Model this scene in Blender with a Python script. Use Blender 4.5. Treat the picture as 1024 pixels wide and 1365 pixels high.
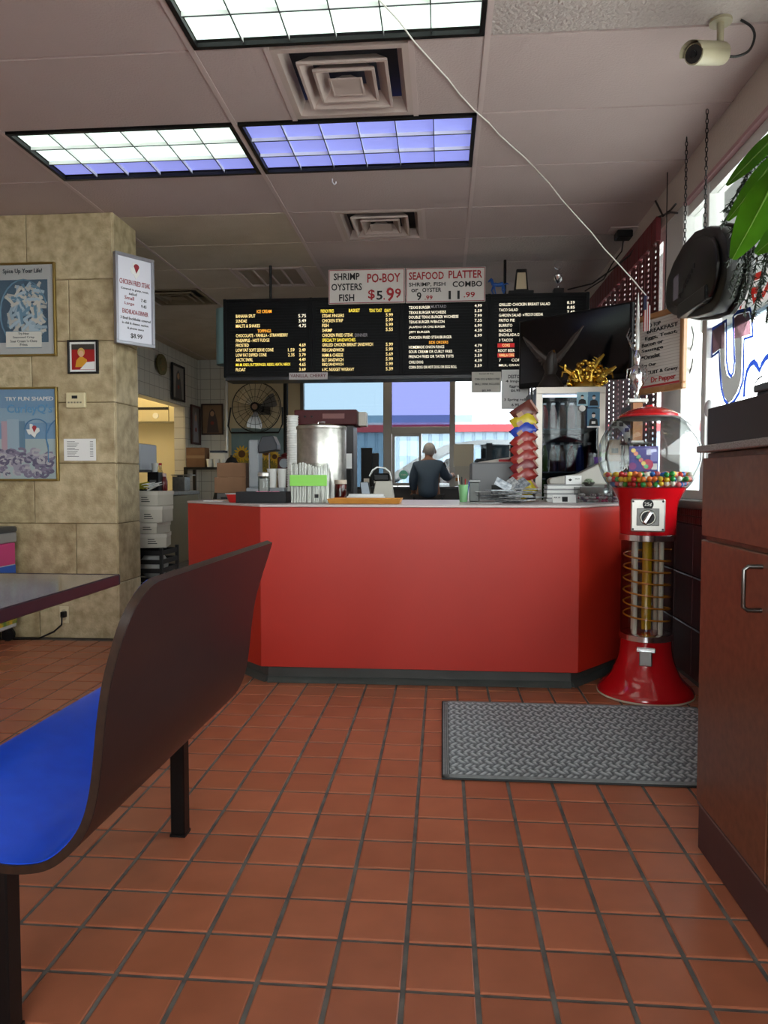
import bpy, bmesh, math, random
from mathutils import Vector, Matrix
random.seed(7)
for o in list(bpy.data.objects): bpy.data.objects.remove(o)
sc = bpy.context.scene
C = sc.collection

# ------------------------------------------------------------------ camera, sky, exposure
EYE = Vector((0.0, 0.0, 1.0888)); YAW = 0.0808; PITCH = 0.0448; FPX = 963.5
cam = bpy.data.objects.new('camera', bpy.data.cameras.new('camera')); C.objects.link(cam)
cam.location = EYE; cam.rotation_euler = (math.pi/2 - PITCH, 0, YAW)
cam.data.sensor_fit = 'HORIZONTAL'; cam.data.sensor_width = 36; cam.data.lens = FPX/1024*36
cam.data.clip_start = .05; cam.data.clip_end = 300
sc.camera = cam
sc.view_settings.view_transform = 'Standard'; sc.view_settings.look = 'None'
sc.view_settings.gamma = 1; sc.view_settings.use_curve_mapping = False
sc.view_settings.exposure = 0.62
SKY = 7.5
wd = bpy.data.worlds.new('overcast_sky'); sc.world = wd; wd.use_nodes = True
bg = wd.node_tree.nodes['Background']; bg.inputs[0].default_value = (.93, .97, 1, 1); bg.inputs[1].default_value = SKY
def portal(loc, rot, sx, sy):
    l = bpy.data.lights.new('window_daylight_portal', 'AREA'); l.shape = 'RECTANGLE'; l.size = sx; l.size_y = sy
    l.cycles.is_portal = True
    o = bpy.data.objects.new('window_daylight_portal', l); C.objects.link(o); o.location = loc; o.rotation_euler = rot
portal((1.47, 1.0, 1.8), (0, math.pi/2, 0), 1.7, 7.2)
portal((-.2, -2.9, 1.75), (math.pi/2, 0, 0), 2.6, 1.9)
portal((-.4, 10.66, 1.75), (-math.pi/2, 0, 0), 3.4, 1.6)

# ------------------------------------------------------------------ helpers
_f = Vector((-math.sin(YAW)*math.cos(PITCH), math.cos(YAW)*math.cos(PITCH), -math.sin(PITCH)))
_r = Vector((math.cos(YAW), math.sin(YAW), 0)); _u = _r.cross(_f)
def _ray(u, v): return _f + _r*((u-512)/FPX) - _u*((v-682.5)/FPX)
def atY(u, v, y): d = _ray(u, v); return EYE + d*(y/d.y)
def atX(u, v, x): d = _ray(u, v); return EYE + d*(x/d.x)
def atZ(u, v, z): d = _ray(u, v); return EYE + d*((z-EYE.z)/d.z)
def pix(p):
    d = Vector(p)-EYE; z = d.dot(_f)
    return 512+FPX*d.dot(_r)/z, 682.5-FPX*d.dot(_u)/z, z
def lin(c): return tuple(((x/255)/12.92 if x/255 <= .04045 else ((x/255+.055)/1.055)**2.4) for x in c[:3])+(1,)

_m = {}
def mat(name, col, rough=.5, metal=0, noise=None, bump=None, emit=None, coat=0, spec=.5, col2=None, coord='Object'):
    """noise=(scale, detail, amount) mixes col with col2; bump=(scale, strength)"""
    if name in _m: return _m[name]
    m = bpy.data.materials.new(name); _m[name] = m; m.use_nodes = True
    nt = m.node_tree; b = nt.nodes['Principled BSDF']
    b.inputs['Base Color'].default_value = lin(col); b.inputs['Roughness'].default_value = rough
    b.inputs['Metallic'].default_value = metal; b.inputs['Coat Weight'].default_value = coat
    b.inputs['Specular IOR Level'].default_value = spec
    tc = nt.nodes.new('ShaderNodeTexCoord')
    if noise:
        n = nt.nodes.new('ShaderNodeTexNoise'); n.inputs['Scale'].default_value = noise[0]; n.inputs['Detail'].default_value = noise[1]
        nt.links.new(tc.outputs[coord], n.inputs['Vector'])
        rp = nt.nodes.new('ShaderNodeValToRGB'); rp.color_ramp.elements[0].position = .5-.25*noise[2]; rp.color_ramp.elements[1].position = .5+.25*noise[2]
        rp.color_ramp.elements[0].color = lin(col); rp.color_ramp.elements[1].color = lin(col2 or col)
        nt.links.new(n.outputs['Fac'], rp.inputs['Fac']); nt.links.new(rp.outputs['Color'], b.inputs['Base Color'])
    if bump:
        n = nt.nodes.new('ShaderNodeTexNoise'); n.inputs['Scale'].default_value = bump[0]; n.inputs['Detail'].default_value = 4
        nt.links.new(tc.outputs[coord], n.inputs['Vector'])
        bp = nt.nodes.new('ShaderNodeBump'); bp.inputs['Strength'].default_value = bump[1]; bp.inputs['Distance'].default_value = .01
        nt.links.new(n.outputs['Fac'], bp.inputs['Height']); nt.links.new(bp.outputs['Normal'], b.inputs['Normal'])
    if emit:
        b.inputs['Emission Color'].default_value = lin(col); b.inputs['Emission Strength'].default_value = emit
    return m
def glass(name, tint=(255,255,255), gloss=.06, rough=.02, edge=None):
    if name in _m: return _m[name]
    m = bpy.data.materials.new(name); _m[name] = m; m.use_nodes = True; nt = m.node_tree; nt.nodes.clear()
    o = nt.nodes.new('ShaderNodeOutputMaterial'); t = nt.nodes.new('ShaderNodeBsdfTransparent'); g = nt.nodes.new('ShaderNodeBsdfGlossy')
    t.inputs[0].default_value = lin(tint); g.inputs['Roughness'].default_value = rough
    lw = nt.nodes.new('ShaderNodeLayerWeight'); lw.inputs['Blend'].default_value = .5
    pw = nt.nodes.new('ShaderNodeMath'); pw.operation = 'POWER'; pw.inputs[1].default_value = 4
    ma = nt.nodes.new('ShaderNodeMath'); ma.operation = 'MULTIPLY_ADD'; ma.inputs[1].default_value = .55; ma.inputs[2].default_value = gloss*.5
    mx = nt.nodes.new('ShaderNodeMixShader')
    nt.links.new(lw.outputs['Facing'], pw.inputs[0]); nt.links.new(pw.outputs[0], ma.inputs[0]); nt.links.new(ma.outputs[0], mx.inputs[0]); nt.links.new(t.outputs[0], mx.inputs[1]); nt.links.new(g.outputs[0], mx.inputs[2])
    nt.links.new(mx.outputs[0], o.inputs[0])
    if edge:
        p2 = nt.nodes.new('ShaderNodeMath'); p2.operation = 'POWER'; p2.inputs[1].default_value = 2.5; nt.links.new(lw.outputs['Facing'], p2.inputs[0])
        mc = nt.nodes.new('ShaderNodeMix'); mc.data_type = 'RGBA'; mc.inputs['A'].default_value = lin(tint); mc.inputs['B'].default_value = lin(edge)
        nt.links.new(p2.outputs[0], mc.inputs['Factor']); nt.links.new(mc.outputs['Result'], t.inputs[0])
    return m

def translucent(m, k):
    nt = m.node_tree; b = nt.nodes['Principled BSDF']; o = nt.nodes['Material Output']
    tr_ = nt.nodes.new('ShaderNodeBsdfTranslucent'); mx = nt.nodes.new('ShaderNodeMixShader'); mx.inputs[0].default_value = k
    lk = b.inputs['Base Color'].links
    if lk: nt.links.new(lk[0].from_socket, tr_.inputs[0])
    else: tr_.inputs[0].default_value = b.inputs['Base Color'].default_value
    nt.links.new(b.outputs[0], mx.inputs[1]); nt.links.new(tr_.outputs[0], mx.inputs[2]); nt.links.new(mx.outputs[0], o.inputs[0]); return m
def glass_paint(name, col, k=.75):
    m = mat(name, col, .8); nt = m.node_tree; b = nt.nodes['Principled BSDF']; o = nt.nodes['Material Output']
    tp = nt.nodes.new('ShaderNodeBsdfTransparent'); tp.inputs[0].default_value = lin(col); mx = nt.nodes.new('ShaderNodeMixShader'); mx.inputs[0].default_value = k
    nt.links.new(b.outputs[0], mx.inputs[1]); nt.links.new(tp.outputs[0], mx.inputs[2]); nt.links.new(mx.outputs[0], o.inputs[0]); return m
class MB:
    def __init__(s): s.v = []; s.f = []
    def add(s, vs, fs):
        k = len(s.v); s.v += [tuple(p) for p in vs]; s.f += [tuple(k+i for i in f) for f in fs]; return s
    def box(s, x0, x1, y0, y1, z0, z1):
        return s.add([(x0,y0,z0),(x1,y0,z0),(x1,y1,z0),(x0,y1,z0),(x0,y0,z1),(x1,y0,z1),(x1,y1,z1),(x0,y1,z1)],
                     [(3,2,1,0),(4,5,6,7),(0,1,5,4),(1,2,6,5),(2,3,7,6),(3,0,4,7)])
    def hexa(s, a, b):      # two quads a (bottom) and b (top), same winding ccw
        return s.add(list(a)+list(b), [(3,2,1,0),(4,5,6,7),(0,1,5,4),(1,2,6,5),(2,3,7,6),(3,0,4,7)])
    def ring(s, c, ax, r, n, ry=None):
        ax = Vector(ax).normalized(); t = Vector((0,0,1)) if abs(ax.z) < .9 else Vector((1,0,0))
        a = ax.cross(t).normalized(); b = ax.cross(a)
        return [Vector(c)+a*(r*math.cos(2*math.pi*i/n))+b*((ry or r)*math.sin(2*math.pi*i/n)) for i in range(n)]
    def cyl(s, p0, p1, r0, r1=None, n=12, cap=True):
        p0, p1 = Vector(p0), Vector(p1); r1 = r0 if r1 is None else r1
        vs = s.ring(p0, p1-p0, r0, n)+s.ring(p1, p1-p0, r1, n)
        fs = [(i, (i+1)%n, n+(i+1)%n, n+i) for i in range(n)]
        if cap: fs += [tuple(range(n))[::-1], tuple(range(n, 2*n))]
        return s.add(vs, fs)
    def tube(s, pts, r, n=8, cap=True):
        pts = [Vector(p) for p in pts]; N = len(pts); vs = []
        rs = r if isinstance(r, (list, tuple)) else [r]*N
        d = (pts[1]-pts[0]).normalized(); t = Vector((0,0,1)) if abs(d.z) < .9 else Vector((1,0,0)); a = d.cross(t).normalized()
        for i, p in enumerate(pts):
            d = (pts[min(i+1,N-1)]-pts[max(i-1,0)]).normalized(); a = (a-d*a.dot(d)).normalized(); b = d.cross(a)
            vs += [p+a*(rs[i]*math.cos(2*math.pi*k/n))+b*(rs[i]*math.sin(2*math.pi*k/n)) for k in range(n)]
        fs = [(i*n+k, i*n+(k+1)%n, (i+1)*n+(k+1)%n, (i+1)*n+k) for i in range(N-1) for k in range(n)]
        if cap: fs += [tuple(range(n))[::-1], tuple(range((N-1)*n, N*n))]
        return s.add(vs, fs)
    def lathe(s, prof, n=32, c=(0,0,0), cap=True, rot=0):
        vs = [(c[0]+r*math.cos(rot+2*math.pi*k/n), c[1]+r*math.sin(rot+2*math.pi*k/n), c[2]+z) for r, z in prof for k in range(n)]
        fs = [(i*n+k, i*n+(k+1)%n, (i+1)*n+(k+1)%n, (i+1)*n+k) for i in range(len(prof)-1) for k in range(n)]
        if cap: fs += [tuple(range(n))[::-1], tuple(range((len(prof)-1)*n, len(prof)*n))]
        return s.add(vs, fs)
    def sphere(s, c, r, nu=16, nv=10, sc=(1,1,1)):
        prof = [(max(1e-4, math.cos(-math.pi/2+math.pi*i/nv)), math.sin(-math.pi/2+math.pi*i/nv)) for i in range(nv+1)]
        vs = [(c[0]+r*sc[0]*p*math.cos(2*math.pi*k/nu), c[1]+r*sc[1]*p*math.sin(2*math.pi*k/nu), c[2]+r*sc[2]*q) for p, q in prof for k in range(nu)]
        fs = [(i*nu+k, i*nu+(k+1)%nu, (i+1)*nu+(k+1)%nu, (i+1)*nu+k) for i in range(nv) for k in range(nu)]
        return s.add(vs, fs)
    def prism(s, poly, t0, t1, ax='y'):     # poly in the other two axes (x,z | y,z | x,y)
        n = len(poly)
        def P(a, b, t): return {'y': (a, t, b), 'x': (t, a, b), 'z': (a, b, t)}[ax]
        vs = [P(a, b, t0) for a, b in poly]+[P(a, b, t1) for a, b in poly]
        return s.add(vs, [tuple(range(n))[::-1], tuple(range(n, 2*n))]+[(i, (i+1)%n, n+(i+1)%n, n+i) for i in range(n)])
    def xf(s, M, k=0):
        for i in range(k, len(s.v)): s.v[i] = tuple(M @ Vector(s.v[i]))
        return s
    def mesh(s, name, m=None, smooth=False, bevel=0, seg=1):
        me = bpy.data.meshes.new(name); me.from_pydata(s.v, [], s.f)
        bm = bmesh.new(); bm.from_mesh(me)
        bmesh.ops.recalc_face_normals(bm, faces=bm.faces[:])
        if bevel:
            es = [e for e in bm.edges if len(e.link_faces) == 2 and e.calc_face_angle(0) > .5]
            bmesh.ops.bevel(bm, geom=es, offset=bevel, segments=seg, affect='EDGES', profile=.5, clamp_overlap=True)
        if smooth:
            for f in bm.faces: f.smooth = True
            for e in bm.edges:
                if len(e.link_faces) == 2 and e.calc_face_angle(0) > .7: e.smooth = False
        bm.to_mesh(me); bm.free()
        if m: me.materials.append(m)
        return me
    def build(s, name, m, parent=None, smooth=False, bevel=0, seg=1, loc=None):
        return link(name, s.mesh(name, m, smooth, bevel, seg), parent, loc)
def link(name, me, parent=None, loc=None):
    o = bpy.data.objects.new(name, me); C.objects.link(o)
    if parent: o.parent = parent
    if loc is not None: o.location = loc
    return o
def tag(o, label, cat, group=None):
    o['label'] = label; o['category'] = cat
    if group: o['group'] = group
    return o
def thing(name, label, cat, loc=(0,0,0), rz=0, group=None):
    o = bpy.data.objects.new(name, None); C.objects.link(o); o.empty_display_size = .05
    o.location = loc; o.rotation_euler = (0, 0, rz); return tag(o, label, cat, group)
def struct(o): o['kind'] = 'structure'; return o
def dup(root, loc, rz=None, label=None):
    r = root.copy(); C.objects.link(r); r.location = loc
    if rz is not None: r.rotation_euler = (0, 0, rz)
    if label: r['label'] = label
    for ch in list(root.children):
        c = ch.copy(); C.objects.link(c); c.parent = r
        for g in ch.children:
            d = g.copy(); C.objects.link(d); d.parent = c
    return r
def B(x0, x1, y0, y1, z0, z1): return MB().box(x0, x1, y0, y1, z0, z1)
def text_mesh(body, w, h, m, ext=.001, align='LEFT', bold=0):
    """letters fitted to width w and cap height h, in the local XY plane"""
    cu = bpy.data.curves.new('t', 'FONT'); cu.body = body; cu.resolution_u = 2; cu.extrude = .01; cu.offset = bold; cu.size = 1
    ob = bpy.data.objects.new('t', cu); me = bpy.data.meshes.new_from_object(ob)
    bpy.data.objects.remove(ob); bpy.data.curves.remove(cu)
    xs = [v.co.x for v in me.vertices]; ys = [v.co.y for v in me.vertices]
    if not xs: return me
    x0, x1, y0, y1 = min(xs), max(xs), min(ys), max(ys); zs = max(abs(v.co.z) for v in me.vertices) or 1
    for v in me.vertices:
        v.co.x = (v.co.x-x0)/(x1-x0)*w; v.co.y = (v.co.y-y0)/(y1-y0)*h; v.co.z = v.co.z/zs*ext
    me.materials.clear(); me.materials.append(m); return me
def lettering(body, loc, w, h, m, parent, rot=(math.pi/2, 0, 0), name='lettering', bold=.012, ext=.0012):
    o = link(name, text_mesh(body, w, h, m, ext, bold=bold), parent); o.location = loc; o.rotation_euler = rot; return o

# ------------------------------------------------------------------ shared materials
WHITE = mat('white_paint', (225,225,220), .5)
BLACK = mat('black_plastic', (15,15,17), .45, spec=.3)
DARKM = mat('dark_metal', (40,40,42), .4, .6)
STEEL = mat('brushed_steel', (190,188,182), .32, 1, noise=(30,3,1), col2=(160,158,152))
CHROME = mat('chrome', (225,225,228), .14, 1)
PAPER = mat('white_paper', (232,232,230), .8)
CARD = mat('cardboard', (140,105,78), .85, noise=(6,3,1), col2=(125,92,66))
INK = mat('black_ink', (25,25,28), .7); RED_INK = mat('red_ink', (165,25,35), .6)
REDLAM = mat('red_laminate', (180,38,22), .42, noise=(2.5,4,1), col2=(172,35,20), bump=(220,.03))
GOLD = mat('gold', (205,165,70), .25, 1)
WOODBR = mat('brown_laminate', (104,64,46), .42, noise=(40,6,.8), col2=(124,78,58), coat=.15)
MIRRORBLK = mat('black_gloss', (8,9,13), .12)
LEAF = mat('leaf_green', (92,152,30), .4, noise=(8,3,.8), col2=(70,124,20))
translucent(LEAF, .42)
DARKLEAF = mat('dark_fern', (30,42,28), .6)
CLEAR = glass('clear_glass', (250,252,250), .06)
ACRYL = glass('clear_acrylic', (236,239,239), .14, .03, (120,130,132))

# ------------------------------------------------------------------ setting: floor
CZ = 2.868
TP = .1588; FX0 = -.0807; FY0 = 1.4938
def floor_material():
    m = bpy.data.materials.new('quarry_tile'); m.use_nodes = True; nt = m.node_tree; b = nt.nodes['Principled BSDF']
    g = nt.nodes.new('ShaderNodeNewGeometry')
    mp = nt.nodes.new('ShaderNodeMapping'); mp.inputs['Location'].default_value = (-FX0/TP, -FY0/TP, 0); mp.inputs['Scale'].default_value = (1/TP, 1/TP, 0)
    fl = nt.nodes.new('ShaderNodeVectorMath'); fl.operation = 'FLOOR'
    wn = nt.nodes.new('ShaderNodeTexWhiteNoise'); wn.noise_dimensions = '3D'
    nt.links.new(g.outputs['Position'], mp.inputs[0]); nt.links.new(mp.outputs[0], fl.inputs[0]); nt.links.new(fl.outputs[0], wn.inputs[0])
    rp = nt.nodes.new('ShaderNodeValToRGB'); e = rp.color_ramp.elements
    e[0].color = lin((168,100,72)); e[1].color = lin((184,110,80))
    nt.links.new(wn.outputs['Value'], rp.inputs[0])
    no = nt.nodes.new('ShaderNodeTexNoise'); no.inputs['Scale'].default_value = 9; no.inputs['Detail'].default_value = 6
    nt.links.new(g.outputs['Position'], no.inputs['Vector'])
    mx = nt.nodes.new('ShaderNodeMix'); mx.data_type = 'RGBA'; mx.blend_type = 'MULTIPLY'; mx.inputs['Factor'].default_value = .5
    r2 = nt.nodes.new('ShaderNodeValToRGB'); r2.color_ramp.elements[0].color = (.74,.71,.70,1); r2.color_ramp.elements[1].color = (1.1,1.1,1.1,1)
    r2.color_ramp.elements[0].position = .3; r2.color_ramp.elements[1].position = .7
    nt.links.new(no.outputs['Fac'], r2.inputs[0]); nt.links.new(rp.outputs[0], mx.inputs['A']); nt.links.new(r2.outputs[0], mx.inputs['B'])
    nt.links.new(mx.outputs['Result'], b.inputs['Base Color'])
    rr = nt.nodes.new('ShaderNodeMapRange'); rr.inputs['To Min'].default_value = .26; rr.inputs['To Max'].default_value = .40
    nt.links.new(no.outputs['Fac'], rr.inputs[0]); nt.links.new(rr.outputs[0], b.inputs['Roughness'])
    return m
QT = floor_material()
GROUT = mat('dark_grout', (84,82,80), .9, noise=(14,4,.6), col2=(116,110,104))
floor = struct(B(-5.6, 1.5, -2.9, 11.3, -.1, -.004).build('floor', GROUT))
tm = MB()
gj = .0058; t = TP-2*gj; ch = .003
tm.add([(0,0,-.006),(t,0,-.006),(t,t,-.006),(0,t,-.006),(0,0,-.0015),(t,0,-.0015),(t,t,-.0015),(0,t,-.0015),(ch,ch,0),(t-ch,ch,0),(t-ch,t-ch,0),(ch,t-ch,0)],
       [(0,1,5,4),(1,2,6,5),(2,3,7,6),(3,0,4,7),(4,5,9,8),(5,6,10,9),(6,7,11,10),(7,4,8,11),(8,9,10,11)])
tile_me = tm.mesh('floor_tile', QT)
cells = []
for i in range(-36, 10):
    for j in range(-29, 40):
        x = FX0+i*TP; y = FY0+j*TP
        if x < -5.5 or x > 1.36-TP or y < -2.8: continue
        if y > 4.62 and x < -2.2-.1: continue
        u, v, z = pix((x+TP/2, y+TP/2, 0))
        vis = z > .3 and -30 < u < 1054 and 640 < v < 1400
        if vis and x > .62 and y < 2.05: vis = False
        if vis and y > 3.85 and x > -1.4: vis = False
        cells.append((0 if vis else 1, z, x, y))
cells.sort()
rest = MB()
for k, (h, z, x, y) in enumerate(cells):
    if k < 300 and h == 0: link('floor_tile', tile_me, floor, (x+gj, y+gj, 0))
    else: rest.add([(a+x+gj, b+y+gj, c) for a, b, c in tm.v], tm.f)
ro = rest.build('floor_tiles_beyond', QT, floor); ro['kind'] = 'stuff'

# ------------------------------------------------------------------ setting: ceiling
CTILE = mat('ceiling_panel', (188,172,170), .9, noise=(1.2,4,.8), col2=(178,162,160), bump=(90,.25))
CROUGH = mat('ceiling_panel_textured', (188,178,174), .9, noise=(1.5,4,.8), col2=(172,163,160), bump=(60,1.0))
CSTAIN = mat('ceiling_panel_aged', (194,182,166), .9, noise=(3,4,.8), col2=(178,166,148), bump=(90,.25))
TBAR = mat('ceiling_bar', (194,178,176), .6)
ceiling = struct(B(-5.6, 1.5, -2.9, 11.3, CZ+.11, CZ+.18).build('ceiling', mat('ceiling_slab', (90,85,80), .9)))
CX0 = -1.045; CW = 1.2192; CY0 = 3.011; CD = .6093
XE = [CX0-4*CW+.2, CX0-3*CW, CX0-2*CW, CX0-CW, CX0, CX0+CW, 1.362]
RM = {}
lights = {(4, -1), (4, 1), (3, 1), (4, 9), (4, 12), (3, -3), (4, -4)}
halves = {(4, 0), (4, 3)}
def cpanel(x0, x1, y0, y1, m):
    key = (round(x1-x0, 3), round(y1-y0, 3), m.name)
    if key not in RM:
        w, d = x1-x0, y1-y0; g = .0035; c = .004
        RM[key] = MB().add([(g,g,.02),(w-g,g,.02),(w-g,d-g,.02),(g,d-g,.02),(g,g,.006),(w-g,g,.006),(w-g,d-g,.006),(g,d-g,.006),(g+c,g+c,0),(w-g-c,g+c,0),(w-g-c,d-g-c,0),(g+c,d-g-c,0)],
            [(4,5,1,0),(5,6,2,1),(6,7,3,2),(7,4,0,3),(5,4,8,9),(6,5,9,10),(7,6,10,11),(4,7,11,8),(11,10,9,8),(0,1,2,3)]).mesh('ceiling_panel', m)
    link('ceiling_panel', RM[key], ceiling, (x0, y0, CZ))
for ci in range(6):
    for j in range(-9, 14):
        x0, x1 = XE[ci], XE[ci+1]; y0 = CY0+j*CD; y1 = min(y0+CD, 11.28)
        if y1-y0 < .1: continue
        if (ci, j) in lights: continue
        m = CTILE
        if ci == 5 and j <= -1: m = CROUGH
        if (ci == 5 and j >= 4) or (ci == 4 and j >= 5): m = CROUGH
        if (ci <= 3 and j >= 3): m = CSTAIN
        if (ci, j) in halves:
            cpanel(x0, x0+.305, y0, y1, m); cpanel(x1-.305, x1, y0, y1, m); continue
        if (ci, j) == (3, 5):
            cpanel(x0, -1.80, y0, y1, m); cpanel(-1.19, x1, y0, y1, m); continue
        if (ci, j) == (2, 6):
            cpanel(x0, -2.885, y0, y1, m); continue
        cpanel(x0, x1, y0, y1, m)
for x in XE[1:-1]: B(x-.012, x+.012, -2.9, 11.28, CZ-.003, CZ+.022).build('ceiling_bar', TBAR, ceiling)
for j in range(-9, 15):
    y = CY0+j*CD; B(-5.6, 1.362, y-.009, y+.009, CZ+.007, CZ+.022).build('ceiling_seam_shadow', mat('ceiling_seam_shadow', (92,82,80), .8), ceiling)  # recessed bar coloured dark to stand in for the shadow between panel rows
for x, j in ((-.735,0),(-.135,0),(-.735,3),(-.135,3),(-1.80,5),(-1.19,5),(-2.885,6)):
    B(x-.012, x+.012, CY0+j*CD, CY0+(j+1)*CD, CZ-.003, CZ+.022).build('ceiling_bar', TBAR, ceiling)

# ------------------------------------------------------------------ setting: stone wall and pier at left
STONE = mat('travertine', (188,166,126), .55, noise=(3.2,9,1.3), col2=(150,128,90), bump=(40,.25), coord='Generated')
STONES = []
for k, (a, b) in enumerate([((200,184,148),(152,134,100)), ((192,175,138),(144,126,92)), ((204,190,156),(162,146,112)), ((186,170,132),(146,129,96))]):
    STONES.append(mat('travertine_%s' % 'abcd'[k], a, .5, noise=(11+2*k, 14, .75), col2=b, bump=(80,.4)))
STGR = mat('stone_joint', (120,102,74), .9)
wl = struct(B(-5.6, -2.203, 4.738, 5.09, 0, CZ).build('wall_left', STGR))
def slab_y(x0, x1, z0, z1, y, m, parent, name='stone_slab'):    # slab on a wall facing -Y
    g = .0025; c = .004; x0 += g; x1 -= g; z0 += g; z1 -= g
    return MB().add([(x0,y+.012,z0),(x1,y+.012,z0),(x1,y+.012,z1),(x0,y+.012,z1),(x0,y+c,z0),(x1,y+c,z0),(x1,y+c,z1),(x0,y+c,z1),(x0+c,y,z0+c),(x1-c,y,z0+c),(x1-c,y,z1-c),(x0+c,y,z1-c)],
        [(0,1,5,4),(1,2,6,5),(2,3,7,6),(3,0,4,7),(4,5,9,8),(5,6,10,9),(6,7,11,10),(7,4,8,11),(8,9,10,11)]).build(name, m, parent)
def slab_x(y0, y1, z0, z1, x, m, parent, sgn=1, name='stone_slab', d=.012):     # on a wall facing sgn*X
    g = .0025; c = .004; y0 += g; y1 -= g; z0 += g; z1 -= g
    return MB().add([(x-sgn*d,y0,z0),(x-sgn*d,y1,z0),(x-sgn*d,y1,z1),(x-sgn*d,y0,z1),(x-sgn*c,y0,z0),(x-sgn*c,y1,z0),(x-sgn*c,y1,z1),(x-sgn*c,y0,z1),(x,y0+c,z0+c),(x,y1-c,z0+c),(x,y1-c,z1-c),(x,y0+c,z1-c)],
        [(0,1,5,4),(1,2,6,5),(2,3,7,6),(3,0,4,7),(4,5,9,8),(5,6,10,9),(6,7,11,10),(7,4,8,11),(8,9,10,11)]).build(name, m, parent)
rows = [0, .385, .79, 1.2, 1.61, 2.02, 2.43, CZ]
off = [.56, .29, .58, .6, .58, .31, .6]
for r in range(7):
    z0, z1 = rows[r], rows[r+1]; xr = -2.2; w = off[r]
    while xr > -5.55:
        xl = max(xr-w, -5.58); slab_y(xl, xr, z0, z1, 4.728, random.choice(STONES), wl); xr = xl; w = .56
    slab_x(4.73, 5.09, z0, z1, -2.192, random.choice(STONES), wl)
slab = None

# ------------------------------------------------------------------ setting: window wall at right
FRAME = mat('window_frame_white', (214,216,214), .45, .1)
PLASTER = mat('soffit_plaster', (196,184,176), .85, bump=(60,.4))
PINK = mat('pink_trim', (176,138,142), .6)
DKTILE = mat('dark_wall_tile', (92,66,66), .4, noise=(4,5,1), col2=(78,56,58))
MOSAIC = mat('mosaic_tile', (104,38,36), .35)
SILL = mat('dark_sill', (60,52,50), .35)
wr = struct(B(1.375, 1.5, -2.9, 10.62, 0, .93).build('wall_right', mat('dark_wall', (60,46,46), .8)))
B(1.365, 1.5, -2.9, 10.62, 2.66, CZ+.02).build('soffit', PLASTER, wr)
B(1.36, 1.40, -2.9, 4.31, 2.645, 2.665).build('trim_strip', PINK, wr)
B(1.365, 1.47, 4.315, 4.655, .98, 2.66).build('post', FRAME, wr, bevel=.004)
B(1.375, 1.5, 7.6, 10.62, .93, 2.66).build('far_wall', mat('grey_wall', (120,116,112), .8), wr)
B(1.30, 1.5, -2.9, 7.6, .935, .98).build('sill_ledge', SILL, wr, bevel=.006)
for y in [2.55+.3*k for k in range(8)]:
    for z0, z1 in ((0,.28),(.285,.56),(.565,.84)): slab_x(y, y+.3, z0, z1, 1.362, DKTILE, wr, -1, 'wall_tile')
for r in range(2):
    for k in range(26):
        y = 3.45+k*.035; slab_x(y, y+.035, .845+r*.042, .887+r*.042, 1.361, MOSAIC, wr, -1, 'mosaic_tile')
MULL = [-2.85, -1.45, -.05, 1.3, 2.62, 4.012, 4.315]
w1 = struct(B(1.39, 1.46, -2.9, 4.315, 2.585, 2.66).build('window_1', FRAME))
B(1.39, 1.46, -2.9, 4.315, .98, 1.03).build('bottom_rail', FRAME, w1)
for y in MULL[:-1]: B(1.385, 1.465, y-.033, y+.033, .98, 2.66).build('mullion', FRAME, w1, bevel=.004)
for a, b in zip(MULL[:-1], MULL[1:]): B(1.422, 1.428, a+.03, b-.002 if b > 4.3 else b-.03, 1.03, 2.585).build('pane', CLEAR, w1)
w2 = struct(B(1.39, 1.46, 4.655, 7.6, 2.6, 2.66).build('window_2', FRAME))
for y in (4.75, 5.9, 7.0, 7.55): B(1.39, 1.46, y-.03, y+.03, .98, 2.6).build('mullion', FRAME, w2)
B(1.422, 1.428, 4.655, 7.6, .98, 2.6).build('pane', CLEAR, w2)

# wall behind the camera and left end, unseen window added, sized for its light
wf = struct(B(-5.6, 1.5, -3.0, -2.9, 0, .8).build('wall_front', PLASTER))
B(-5.6, 1.5, -3.0, -2.9, 2.7, CZ+.02).build('wall_upper', PLASTER, wf)
B(1.1, 1.5, -3.0, -2.9, .8, 2.7).build('wall_pier', PLASTER, wf); B(-5.6, -1.5, -3.0, -2.9, .8, 2.7).build('wall_pier', PLASTER, wf)
w3 = struct(B(-1.5, 1.1, -2.98, -2.92, 2.65, 2.7).build('unseen_window_3', FRAME))
for x in (-1.47, -.25, 1.07): B(x-.03, x+.03, -2.98, -2.92, .8, 2.65).build('mullion', FRAME, w3)
B(-1.5, 1.1, -2.955, -2.949, .8, 2.65).build('pane', CLEAR, w3)
we = struct(B(-5.7, -5.6, -3.0, 5.09, 0, CZ+.02).build('wall_end', PLASTER))

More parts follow.
